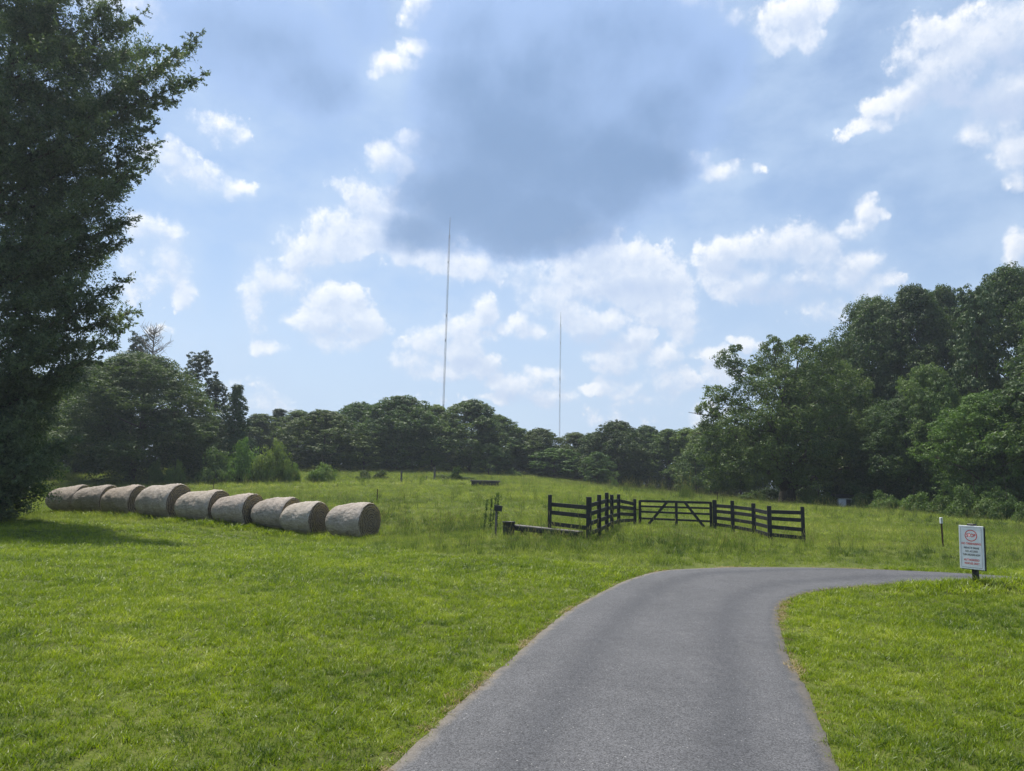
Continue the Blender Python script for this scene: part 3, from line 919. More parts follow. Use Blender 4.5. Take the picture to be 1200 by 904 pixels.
PROTOS = {
    'oak': build_tree('broadleaf_tree', 15, 13, 0.9, 'dome', nlobe=62, nsub=32),
    'oak2': build_tree('broadleaf_tree', 14, 14, 0.5, 'dome', nlobe=72, nsub=32),
    'tall': build_tree('broadleaf_tree', 18, 10, 0.8, 'dome', nlobe=64, nsub=34),
    'light': build_tree('light_green_tree', 10, 9, 0.4, 'dome', nlobe=40, nsub=34, mat='leaf_light', leaf=0.26, rtrunk=.18),
    'pine': build_tree('pine_tree', 19, 8, 4.5, 'pine', nlobe=48, nsub=36, mat='leaf_pine', leaf=0.24, rtrunk=.24),
    'pine2': build_tree('pine_tree', 18, 9, 1.5, 'pine', nlobe=70, nsub=36, mat='leaf_pine', leaf=0.24, rtrunk=.24),
    'cone': build_tree('cedar_tree', 12, 6, 0.4, 'cone', nlobe=56, nsub=34, mat='leaf_pine', leaf=0.2, rtrunk=.16),
    'oakR': build_tree('broadleaf_tree', 17, 14, 0.9, 'dome', nlobe=80, nsub=52, nleaf=26, leaf=0.19, rtrunk=.34),
    'tallR': build_tree('broadleaf_tree', 20, 11, 0.8, 'dome', nlobe=90, nsub=52, nleaf=26, leaf=0.19, rtrunk=.32),
    'lightR': build_tree('light_green_tree', 12, 11, 0.4, 'dome', nlobe=70, nsub=44, nleaf=24, mat='leaf_light', leaf=0.17, rtrunk=.2),
    'bush': build_tree('bush', 3, 3.6, 0.1, 'bush', nlobe=30, nsub=90, nleaf=24, leaf=0.12, mat='leaf_light', rtrunk=.05),
    'bush2': build_tree('bush', 2.4, 3.4, 0.05, 'bush', nlobe=26, nsub=90, nleaf=24, leaf=0.12, mat='leaf_oak', rtrunk=.05),
}
USED = set()


def copy_tree(root):
    r = root.copy(); COL.objects.link(r)
    for ch in list(root.children):
        c_ = ch.copy(); COL.objects.link(c_); c_.parent = r; c_.matrix_parent_inverse = ch.matrix_parent_inverse
    return r


def place_tree(kind, px, Y, top, wpx, label, cat='tree', group='trees along the far edge of the field', tint=(1, 1, 1), depth=None, bury=0.1, name=None):
    src = PROTOS[kind]; r = src if kind not in USED else copy_tree(src); USED.add(kind)
    p = at(px, 560, Y); x = p[0]; z = gz(x, Y) - bury
    zt = top_z(px, top, x, Y)
    W = wpx * Y / FPX
    r.location = (x, Y, z)
    sz = (zt - z) / src['h0']; sx = W / src['w0']
    r.scale = (sx, sx * (depth or 1.0), sz)
    r.rotation_euler = (0, 0, trng.uniform(0, 6.28))
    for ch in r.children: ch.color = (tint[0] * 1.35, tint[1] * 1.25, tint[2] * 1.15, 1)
    tag(r, label, cat, group)
    if name: r.name = name
    return r


T_ = lambda r, g, b: (r, g, b)
EDGE = 'trees along the far edge of the field'
RIGHT = 'tall trees of the wood on the right'
# left wood, behind the bales
place_tree('oakR', 152, 70, 418, 185, 'wide dome-shaped broadleaf tree behind the left half of the hay bales', group=EDGE, tint=T_(.86, .9, .85))
place_tree('pine', 146, 84, 392, 52, 'tall dark pine rising just left of the bare dead treetop', cat='pine', group=EDGE, tint=T_(.9, .9, .95))
place_tree('pine', 222, 80, 412, 66, 'tall dark pine rising behind the right shoulder of the wide dome-shaped tree', cat='pine', group=EDGE, tint=T_(.8, .8, .85))
place_tree('pine2', 246, 82, 446, 60, 'dark pine filling the gap between the tall left pine and the pointed cedar', cat='pine', group=EDGE, tint=T_(.85, .9, .9))
place_tree('cone', 270, 72, 452, 52, 'narrow pointed dark cedar at the right end of the left wood', cat='cedar', group=EDGE, tint=T_(1.0, 1.1, 1.0))
place_tree('oakR', 90, 88, 425, 120, 'dark tree behind the wide dome-shaped tree and beside the big near cedar', group=EDGE, tint=T_(.8, .85, .9))
place_tree('oak', 30, 74, 440, 120, 'dark broadleaf tree half hidden behind the big near cedar on the left', group=EDGE, tint=T_(.8, .9, .85))
place_tree('light', 238, 74, 488, 60, 'small mid green tree standing left of the narrow pointed cedar', group=EDGE, tint=T_(.75, .85, .9))
place_tree('oak2', -60, 66, 430, 160, 'broadleaf tree at the left edge of the photo behind the big near cedar', group=EDGE, tint=T_(.8, .9, .85))
# far edge, left to right
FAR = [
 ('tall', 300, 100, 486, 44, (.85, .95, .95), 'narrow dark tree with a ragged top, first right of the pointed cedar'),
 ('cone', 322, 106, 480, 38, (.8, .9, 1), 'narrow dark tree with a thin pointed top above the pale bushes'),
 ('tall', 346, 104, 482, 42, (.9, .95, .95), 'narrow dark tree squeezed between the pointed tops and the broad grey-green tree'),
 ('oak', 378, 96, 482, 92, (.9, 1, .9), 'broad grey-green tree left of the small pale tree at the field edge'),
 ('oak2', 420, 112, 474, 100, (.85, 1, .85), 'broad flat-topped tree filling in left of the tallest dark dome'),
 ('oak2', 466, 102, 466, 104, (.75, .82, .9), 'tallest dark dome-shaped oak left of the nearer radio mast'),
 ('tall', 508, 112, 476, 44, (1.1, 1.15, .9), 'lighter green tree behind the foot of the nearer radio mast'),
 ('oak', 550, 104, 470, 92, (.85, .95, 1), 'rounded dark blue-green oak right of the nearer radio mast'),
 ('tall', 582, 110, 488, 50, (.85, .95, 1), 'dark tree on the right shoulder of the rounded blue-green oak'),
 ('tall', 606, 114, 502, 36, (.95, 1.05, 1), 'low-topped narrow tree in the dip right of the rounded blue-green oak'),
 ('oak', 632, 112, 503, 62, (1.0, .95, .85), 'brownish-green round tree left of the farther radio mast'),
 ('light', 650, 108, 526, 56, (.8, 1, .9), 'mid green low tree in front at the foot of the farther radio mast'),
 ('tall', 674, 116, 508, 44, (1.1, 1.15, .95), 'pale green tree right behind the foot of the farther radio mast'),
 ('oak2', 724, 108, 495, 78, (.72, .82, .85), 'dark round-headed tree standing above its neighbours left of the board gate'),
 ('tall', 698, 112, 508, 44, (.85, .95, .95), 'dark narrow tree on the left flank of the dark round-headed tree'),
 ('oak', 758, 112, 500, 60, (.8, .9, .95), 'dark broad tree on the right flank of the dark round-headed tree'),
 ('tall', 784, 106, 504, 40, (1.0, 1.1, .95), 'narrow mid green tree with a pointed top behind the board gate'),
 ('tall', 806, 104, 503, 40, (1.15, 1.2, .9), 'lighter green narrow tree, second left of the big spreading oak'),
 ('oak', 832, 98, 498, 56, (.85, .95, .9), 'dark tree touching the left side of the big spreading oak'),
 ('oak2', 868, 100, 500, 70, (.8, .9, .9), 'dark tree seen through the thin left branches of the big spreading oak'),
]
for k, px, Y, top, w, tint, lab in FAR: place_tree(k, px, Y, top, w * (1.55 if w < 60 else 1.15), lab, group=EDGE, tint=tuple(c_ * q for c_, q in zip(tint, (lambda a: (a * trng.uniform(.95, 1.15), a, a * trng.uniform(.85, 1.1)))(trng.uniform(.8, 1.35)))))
# second row that closes the gaps below the tops
BACK = ['the pointed cedar of the left wood', 'the thin pointed top above the pale bushes', 'the narrow tree left of the broad grey-green tree', 'the broad grey-green tree', 'the broad flat-topped tree', 'the tallest dark dome',
        'the right flank of the tallest dark dome', 'the foot of the nearer radio mast', 'the rounded blue-green oak', 'the right shoulder of the rounded blue-green oak', 'the brownish-green round tree', 'the foot of the farther radio mast',
        'the left flank of the dark round-headed tree', 'the middle of the dark round-headed tree', 'the right flank of the dark round-headed tree', 'the narrow trees above the gate', 'the thin left branches of the big spreading oak', 'the crown of the big spreading oak']
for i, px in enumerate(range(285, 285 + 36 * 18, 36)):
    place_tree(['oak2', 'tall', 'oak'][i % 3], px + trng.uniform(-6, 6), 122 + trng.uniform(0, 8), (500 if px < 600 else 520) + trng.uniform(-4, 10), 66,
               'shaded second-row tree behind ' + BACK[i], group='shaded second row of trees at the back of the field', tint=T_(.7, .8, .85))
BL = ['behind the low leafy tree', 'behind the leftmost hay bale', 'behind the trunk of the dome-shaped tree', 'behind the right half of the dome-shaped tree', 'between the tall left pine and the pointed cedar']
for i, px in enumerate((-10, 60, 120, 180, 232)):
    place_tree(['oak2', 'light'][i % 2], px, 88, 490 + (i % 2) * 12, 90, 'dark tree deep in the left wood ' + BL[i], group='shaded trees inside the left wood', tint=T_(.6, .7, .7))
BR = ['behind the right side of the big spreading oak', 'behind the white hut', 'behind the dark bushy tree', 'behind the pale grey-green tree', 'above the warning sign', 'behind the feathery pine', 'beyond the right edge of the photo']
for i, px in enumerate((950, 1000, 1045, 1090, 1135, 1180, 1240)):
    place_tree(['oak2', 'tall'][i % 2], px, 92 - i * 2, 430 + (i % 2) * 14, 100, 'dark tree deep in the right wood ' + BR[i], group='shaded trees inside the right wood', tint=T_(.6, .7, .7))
# understorey at the far edge
place_tree('light', 426, 96, 512, 56, 'small pale grey-green tree below the tallest dark dome', group=EDGE, tint=T_(1.0, 1.0, .95))
place_tree('light', 505, 100, 528, 40, 'small bright green sapling tree at the wood edge just left of the nearer mast', group=EDGE, tint=T_(1.05, 1.15, .8))
place_tree('light', 572, 100, 520, 46, 'small pale tree in front of the rounded blue-green oak', group=EDGE, tint=T_(.75, .85, .95))
place_tree('light', 700, 100, 530, 44, 'small mid green tree below the dark round-headed tree', group=EDGE, tint=T_(.7, .85, .85))
place_tree('light', 815, 90, 528, 50, 'low grey-green tree at the left foot of the big spreading oak', group=EDGE, tint=T_(.7, .8, .75))

# right wood
RW = [
 ('tallR', 992, 78, 408, 80, (.72, .85, .8), 'dark tree at the left end of the right wood, just behind the big spreading oak'),
 ('oakR', 1035, 74, 352, 120, (.72, .82, .8), 'tall dark broadleaf tree with a leafy round top above the big spreading oak'),
 ('tallR', 1086, 72, 338, 84, (.75, .82, .8), 'tall dark tree with a ragged twin-tufted top in the middle of the right wood'),
 ('tallR', 1120, 76, 338, 64, (.72, .8, .8), 'tall narrow dark tree beside the small gap of sky in the right wood'),
 ('pine2', 1158, 62, 336, 84, (1.1, 1.2, 1.0), 'tall pine with feathery branches near the right edge of the photo'),
 ('oakR', 1205, 66, 318, 130, (.75, .85, .85), 'tallest tree of the right wood, cut by the right edge of the photo'),
 ('lightR', 1098, 58, 430, 84, (.85, .95, 1.0), 'pale grey-green tree in front of the dark middle of the right wood'),
 ('lightR', 1160, 52, 462, 110, (.75, .95, .75), 'mid green spreading tree low in the right wood behind the warning sign'),
 ('oakR', 1060, 60, 470, 100, (.75, .9, .8), 'dark bushy tree low in the right wood, right of the big spreading oak'),
 ('oak2', 1225, 50, 440, 130, (.8, .9, .8), 'dark bushy tree filling the right edge of the photo below the tallest tree'),
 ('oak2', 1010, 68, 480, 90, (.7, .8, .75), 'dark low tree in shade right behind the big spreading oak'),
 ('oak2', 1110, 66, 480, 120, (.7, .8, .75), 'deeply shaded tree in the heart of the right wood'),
 ('oakR', 1300, 55, 330, 170, (.8, .9, .85), 'broadleaf tree beyond the right edge of the photo'),
]
for k, px, Y, top, w, tint, lab in RW: place_tree(k, px, Y, top, w * 1.22, lab, group=RIGHT, tint=tint)
# bushes along wood edges and in the field
BUSH = [
 ('bush2', 255, 68, 525, 48, (1.1, 1.2, 1), 'dark rounded bush standing by the field behind the hay bales'),
 ('bush', 287, 69, 516, 46, (1.1, 1.35, 1.0), 'mid green bush between the dark rounded bush and the pale bush'),
 ('bush', 318, 68, 516, 42, (1.35, 1.3, 1.2), 'pale yellowish bush, rightmost of the three large bushes'),
 ('bush', 342, 68, 543, 20, (1.1, 1.2, .9), 'small green bush just right of the pale yellowish bush'),
 ('bush', 377, 68, 543, 32, (1.1, 1.2, 1), 'loose green bush alone in the field left of the weed clumps'),
 ('bush', 205, 66, 540, 22, (1, 1.1, .8), 'small ragged green shrub at the shaded wood edge under the dome-shaped tree'),
 ('bush', 182, 67, 538, 18, (.9, 1.0, .8), 'small thin shrub at the shaded wood edge, left of the ragged one'),
 ('bush2', 427, 72, 551, 22, (1, 1, .8), 'low dark weed clump, left of a pair in the open field'),
 ('bush2', 446, 73, 551, 22, (1.05, 1, .8), 'low dark weed clump, right of a pair in the open field'),
 ('bush2', 534, 74, 547, 17, (1, 1.05, .8), 'upright dark shrub growing through the brush beside the stout post'),
 ('bush2', 519, 74.5, 556, 30, (1, 1, .8), 'low tangle of brush against the foot of the stout post'),
 ('bush2', 551, 74, 559, 30, (1, 1.05, .8), 'low brush trailing right of the upright dark shrub'),
 ('bush2', 577, 60.8, 567, 14, (1, .9, .7), 'small brown-green weed clump behind the grey trough'),
 ('bush', 601, 100, 549, 18, (.9, 1, .8), 'small round pale bush on the crest of the field'),
 ('bush', 804, 62, 568, 10, (1.1, 1.1, .9), 'tall narrow pale weed clump standing above the gate'),
 ('bush', 720, 92, 560, 10, (.9, 1, .9), 'thin pale sapling at the field edge above the fence corner'),
 ('bush', 955, 62, 573, 46, (.8, .9, .7), 'bush right of the big spreading oak trunk'),
 ('bush2', 1012, 58, 578, 36, (.9, 1, .8), 'dark low bush right of the white hut'),
 ('bush', 1035, 55, 576, 34, (.8, .95, .7), 'sunlit leafy bush in the middle of the right wood edge'),
 ('bush', 1072, 52, 578, 44, (.8, .95, .7), 'bright leafy bush left of the thin post with the pale top'),
 ('bush', 1105, 49, 582, 40, (.7, .8, .65), 'spiky green bush directly behind the thin post with the pale top'),
 ('bush', 1137, 46, 570, 54, (.75, .85, .72), 'largest feathery bush, directly above the warning sign'),
 ('bush', 1175, 44, 573, 38, (.65, .75, .65), 'dull green bush right of the largest feathery bush'),
 ('bush', 1200, 42, 590, 34, (.8, .9, .75), 'small pale bush at the right edge of the photo'),
 ('bush2', 968, 60, 583, 26, (.8, .9, .7), 'low bush just left of the white hut'),
 ('bush2', 1001, 57, 582, 26, (.8, .9, .7), 'knee-high bush in front of the white hut'),
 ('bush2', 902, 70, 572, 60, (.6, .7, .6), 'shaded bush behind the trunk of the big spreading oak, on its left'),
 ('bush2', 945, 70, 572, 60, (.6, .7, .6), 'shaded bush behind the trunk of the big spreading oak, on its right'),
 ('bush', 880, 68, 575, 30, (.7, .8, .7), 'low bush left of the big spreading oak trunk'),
]
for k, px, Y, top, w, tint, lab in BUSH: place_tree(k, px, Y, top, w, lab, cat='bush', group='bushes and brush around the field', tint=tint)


# ---- the big spreading oak, lobe by lobe
def special(name, px, Y, lobes, label, mat, rtrunk, htr, nsub, nleaf, leaf, tint=(1, 1, 1), cat='tree', lean=0):
    """lobes in photograph pixels: (px, py, radius px, depth offset m), turned into real sizes at distance Y"""
    x0 = at(px, 560, Y)[0]; z0 = gz(x0, Y); root = empty(name, (x0, Y, z0))
    L = []
    for (a, b, r, dy) in lobes:
        p = at(a, b, Y + dy); L.append((p[0] - x0, dy, p[2] - z0, r * (Y + dy) / FPX))
    P = lobes_to_points(L, nsub, nleaf); LN = LASTN[0]
    trunk_mb(htr, rtrunk, L, nlimb=min(26, len(L)), lean=lean).build('trunk', M['bark'], root, True)
    c_ = leaf_mesh('crown', P, leaf, M[mat], root, up=0.4, aspect=0.6, normals=LN); c_.color = (*tint, 1)
    tag(root, label, cat, None)
    return root


oak_l = [(852, 425, 16, -1), (870, 440, 18, 0), (905, 408, 12, 0), (925, 412, 16, 1), (940, 406, 14, -1), (960, 418, 18, 0), (900, 430, 22, 0), (935, 430, 26, -3), (975, 438, 24, 0), (1000, 450, 20, 0),
         (838, 463, 14, 0), (828, 482, 12, -1), (850, 480, 22, 1), (880, 465, 26, -2), (915, 460, 30, -4), (950, 458, 30, -4), (985, 468, 26, -2), (1008, 478, 20, 0), (845, 505, 24, 0), (838, 530, 22, -1),
         (868, 505, 28, -3), (900, 495, 30, -5), (940, 495, 30, -5), (975, 500, 28, -4), (1005, 512, 22, -1), (1018, 500, 14, 0), (850, 552, 24, -1), (875, 540, 28, -4), (905, 532, 28, -5), (945, 530, 30, -5), (982, 535, 26, -4),
         (1008, 545, 20, -1), (842, 568, 14, 0), (868, 568, 16, -2), (895, 562, 18, -4), (950, 562, 22, -4), (978, 562, 18, -3), (925, 556, 20, -3), (905, 450, 30, 4), (950, 470, 34, 5), (890, 520, 34, 5), (965, 525, 34, 5), (925, 500, 36, 0), (920, 545, 30, 2),
         (862, 410, 7, 0), (906, 399, 6, 0), (942, 399, 6, 0)]
special('oak_tree', 922, 66, oak_l, 'big spreading oak with a thick dark trunk standing right of the board gate', 'leaf_oak', 0.75, 8, 62, 30, 0.18, tint=(1.4, 1.35, 1.1))

# ---- dead treetop
def dead_tree():
    x0 = at(164, 560, 83)[0]; z0 = gz(x0, 83); root = empty('dead_tree', (x0, 83, z0)); zt = top_z(164, 386, x0, 83) - z0
    mb = MB(); mb.tube([(0, 0, -.3), (0.2, 0, zt * .5), (0, 0, zt)], [.22, .14, .02], 6)
    for i in range(46):
        h = zt * trng.uniform(0.78, 0.98); a = trng.uniform(0, 6.28); L = trng.uniform(0.9, 2.6) * (1.15 - h / zt) * 4
        e = Vector((math.cos(a) * L * .8, math.sin(a) * L * .8, h + L * .7)); e.z = min(e.z, zt + .3)
        mb.tube([(0, 0, h), Vector((0, 0, h)).lerp(e, .5) + Vector((0, 0, -.15)), e], [.05, .035, .012], 4)
        for _ in range(4):
            s_ = Vector((0, 0, h)).lerp(e, trng.uniform(.4, .9)); mb.tube([s_, s_ + Vector(trng.normal(0, .35, 3)) + Vector((0, 0, .35))], [.022, .008], 3)
    mb.build('trunk', M['dead_wood'], root)
    tag(root, 'bare dead treetop with fine grey twigs beside the tall left pine', 'dead tree')


dead_tree()


# ---- the big near cedar
def big_cedar():
    Y0 = 30.0; x0 = at(-60, 560, Y0)[0]; z0 = gz(x0, Y0); root = empty('cedar_tree', (x0, Y0, z0))
    H = 27.0
    tips = [  # px, py of branch tips that make the right-hand outline
     (135, 5, 0), (160, 20, 0), (118, -20, 1), (226, 48, -1), (228, 92, -1), (205, 70, 0), (195, 115, 0), (172, 150, -1), (178, 172, 0), (160, 205, 1), (165, 190, -2), (128, 232, 0), (145, 262, -1), (138, 285, 0), (120, 300, 1),
     (140, 332, -1), (150, 368, 0), (142, 390, -1), (110, 400, 1), (100, 345, 0), (95, 420, 0), (70, 440, -1), (60, 470, 0), (45, 500, 1), (75, 520, -2), (40, 540, -3), (30, 560, -1), (20, 530, 0),
     (150, 60, 1), (185, 60, 1), (100, 60, 2), (90, 120, 1), (110, 180, 2), (70, 240, 1), (60, 300, 1), (40, 380, 1), (20, 450, 0), (10, 540, 0), (0, 590, -2), (150, 100, -2), (120, 140, -3), (100, 220, -3), (80, 280, -3), (90, 330, -3), (60, 400, -3), (30, 480, -3)]
    pts = []; dirs = []; mb = MB()
    mb.tube([(0, 0, -.5), (0, 0, 0.2), (.2, .1, H * .4), (0, .2, H * .8), (0, 0, H)], [.7, .55, .36, .12, .03], 12)
    br = []
    for (a, b, dy) in tips:
        p = at(a, b, Y0 + dy * 1.0) - np.array([x0, Y0, z0]); br.append(p)
    for i in range(95):
        h = trng.uniform(0.6, H * 0.97); a = trng.uniform(0, 6.28); L = (7.2 - 0.17 * h) * trng.uniform(0.55, 1.0)
        p = np.array([L * math.cos(a), L * math.sin(a), h])
        q = proj(p + np.array([x0, Y0, z0]))
        lim = np.interp(q[1], [-400, 0, 50, 120, 170, 230, 300, 350, 390, 420, 450, 480, 520, 600], [40, 110, 170, 180, 160, 115, 120, 130, 110, 70, 40, 35, 55, 35])
        if q[0] > lim: continue
        br.append(p)
    for p in br:
        L = math.hypot(p[0], p[1]); hs = max(0.5, min(p[2] - L * trng.uniform(.05, .75), H * .93))
        a = np.array([0, 0, hs]); n = 10; curve = []
        for k in range(n + 1):
            t_ = k / n; c_ = a * (1 - t_) + p * t_; c_ = c_ + np.array([0, 0, -math.sin(t_ * math.pi) * 0.07 * L]); curve.append(c_)
        curve = np.array(curve); r0 = 0.02 + 0.009 * L
        mb.tube(curve, [r0 * (1 - 0.9 * k / n) + .004 for k in range(n + 1)], 5)
        main = (p - a) / (np.linalg.norm(p - a) + 1e-6); side = np.cross(main, [0, 0, 1]); side /= np.linalg.norm(side) + 1e-6
        ntw = int(10 + L * 4.6)
        for _ in range(3):      # leafy knots along the outer bough
            u = trng.uniform(.62, .98); kc = curve[min(int(u * n), n)] + trng.normal(0, .25, 3); kr = trng.uniform(.35, .8); m_ = 330
            dd = unit(m_, -1); q = kc + dd * kr * trng.uniform(.3, 1.15, (m_, 1)) * np.array([1, 1, .75]); pts.append(q); dirs.append(dd)
        for j in range(ntw):
            t_ = 1 - (j / ntw) ** 1.2 * 0.75
            k = min(int(t_ * n), n - 1); c_ = curve[k] + (curve[k + 1] - curve[k]) * (t_ * n - k)
            sgn = -1 if j % 2 else 1
            ln = (0.25 + (1 - t_) * 1.5) * trng.uniform(.6, 1.3)
            d = main * trng.uniform(.5, 1.0) + side * sgn * trng.uniform(.3, 1.0) + np.array([0, 0, trng.uniform(-.9, .9)])
            if j == 0: d = main + np.array([0, 0, .3]); ln = .6
            d /= np.linalg.norm(d)
            e = c_ + d * ln + np.array([0, 0, -0.12 * ln]); mb.tube([c_, e], [.010, .004], 3, cap=False)
            # sprays of scale foliage
            ns = int(3 + ln * 6)
            for _ in range(ns):
                u = trng.uniform(.15, 1.0); s_ = c_ + (e - c_) * u; dd = d * .6 + trng.normal(0, .55, 3); dd /= np.linalg.norm(dd); sl = trng.uniform(.15, .42)
                m_ = 17
                q = s_ + dd * (trng.uniform(0, 1, (m_, 1)) ** .8) * sl + trng.normal(0, .035, (m_, 3))
                pts.append(q); dirs.append(np.repeat(dd[None], m_, 0))
    # the dense inner mass of sprays, lobe by lobe
    mass = [(-20, -60, 90, 0), (60, -60, 60, 1), (110, -30, 36, 0), (20, 20, 80, -1), (85, 20, 50, 0), (125, 45, 32, 1), (150, 75, 30, -1), (185, 85, 20, 0), (205, 72, 14, -1), (100, 85, 48, 0), (40, 100, 70, -2), (145, 120, 30, 0), (110, 145, 40, 0),
            (60, 175, 60, -1), (140, 165, 26, -1), (150, 195, 16, 0), (105, 200, 34, 0), (40, 240, 60, 0), (95, 245, 34, -1), (120, 265, 22, 0), (70, 290, 44, 0), (20, 310, 60, -1), (105, 310, 26, 1), (110, 345, 28, 0), (125, 370, 20, 0), (60, 360, 46, 0),
            (10, 390, 60, -1), (80, 400, 28, 0), (45, 440, 36, 0), (0, 460, 56, 0), (30, 490, 30, 0), (0, 520, 44, 0), (20, 535, 24, -1), (-20, 560, 40, 0), (-50, 100, 90, 0), (-60, 250, 90, 0), (-60, 400, 90, 0), (-60, 520, 70, 0)]
    for (a, b, rp, dy) in mass:
        p = at(a, b, Y0 + dy) - np.array([x0, Y0, z0]); rr = rp * (Y0 + dy) / FPX
        k = int((33 if rp > 55 else 25) * (rp / 30.0) ** 2); d = unit(k, -1); c_ = p + d * rr * (trng.uniform(0.25, 1.0, (k, 1)) ** .5) * np.array([1, 1, .8])
        m_ = 46
        dd = d * .8 + trng.normal(0, .5, (k, 3)) + np.array([0, 0, -.15]); dd /= np.linalg.norm(dd, axis=1)[:, None]
        u = trng.uniform(0, 1, (k, m_, 1)); q = c_[:, None, :] + dd[:, None, :] * u * .85 + trng.normal(0, 1, (k, m_, 3)) * (.17 * (1 - .6 * u))
        pts.append(q.reshape(-1, 3)); dirs.append(np.repeat(dd, m_, 0))
    C = np.vstack(pts); Dv = np.vstack(dirs)
    print('cedar leaves', len(C))
    mb.build('trunk', M['bark'], root, True)
    leaf_mesh('crown', C, 0.12, M['leaf_cedar'], root, up=0.1, aspect=0.42, axis_dir=Dv)
    tag(root, 'huge near cedar with drooping branches at the left edge of the photo', 'tree')


big_cedar()
sap_l = [(a - 4, b, r, d) for (a, b, r, d) in [(20, 545, 22, 0), (45, 540, 18, -1), (0, 530, 26, 0), (60, 555, 14, -1), (30, 570, 22, 0), (55, 580, 12, -1), (0, 575, 26, 0), (-30, 560, 30, 0), (18, 592, 18, -1), (-20, 600, 20, 0), (-10, 500, 26, 1), (40, 520, 14, 0)]]
special('small_tree', 5, 30.5, sap_l, 'low leafy tree under the big near cedar, left of the row of bales', 'leaf_light', 0.12, 2.4, 200, 24, 0.085, tint=(.75, .85, .8))

# ------------------------------------------------------------------ hay bales
def hay_mats():
    m, t, out = new_mat('net_wrapped_hay')
    P = objc(t)
    n = t.noise(t.vm('MULTIPLY', P, (2.0, 9, 9)), 2.2, 7, 0.7); n2 = t.noise(P, 1.3, 4, 0.6); n3 = t.noise(t.vm('MULTIPLY', P, (1, .35, .35)), 42, 3, .7)
    c = t.ramp(t.math('ADD', t.math('MULTIPLY', n, .6), t.math('MULTIPLY', n2, .4)), [(0.30, (0.14, 0.118, 0.098)), (0.46, (0.33, 0.295, 0.255)), (0.62, (0.48, 0.435, 0.39)), (0.76, (0.26, 0.21, 0.165))])
    c = t.mix(t.mr(n3, .35, .65, .0, .5), c, (0.13, 0.11, 0.09))
    oi = t.n.new('ShaderNodeObjectInfo'); c = t.mix(1.0, c, oi.outputs['Color'], 'MULTIPLY')
    h = t.math('ADD', n, t.math('MULTIPLY', n3, .5))
    principled(t, out, c, .9, .15, bump=h, bstr=.8, bdist=.028)
    m2, t, out = new_mat('bale_end_hay')
    P = objc(t); sp = t.n.new('ShaderNodeSeparateXYZ'); t.l.new(P, sp.inputs[0])
    rr = t.math('SQRT', t.math('ADD', t.math('MULTIPLY', sp.outputs[1], sp.outputs[1]), t.math('MULTIPLY', sp.outputs[2], sp.outputs[2])))
    an = t.math('ARCTAN2', sp.outputs[2], sp.outputs[1])
    w = t.math('ADD', t.math('MULTIPLY_ADD', rr, 11.0, t.math('MULTIPLY', an, 0.159)), t.math('MULTIPLY', t.noise(P, 3, 4, .6), 1.6))
    sw = t.math('SINE', t.math('MULTIPLY', w, 6.283)); n = t.noise(P, 16, 6, .75)
    f = t.math('ADD', t.math('MULTIPLY', sw, .16), n)
    c = t.ramp(f, [(.28, (0.06, 0.047, 0.034)), (.5, (0.21, 0.165, 0.12)), (.75, (0.42, 0.35, 0.26))])
    principled(t, out, c, .95, .1, bump=f, bstr=1.0, bdist=.09)
    return m, m2


M['hay_side'], M['hay_end'] = hay_mats()


def fbm3(P, s, seed):
    r = np.random.RandomState(seed); out = np.zeros(len(P))
    for o_ in range(4):
        k = r.normal(0, 1, (6, 3)) * s * 2 ** o_; ph = r.uniform(0, 6.28, 6)
        out += np.sin(P @ k.T + ph).mean(1) / 1.7 ** o_
    return out


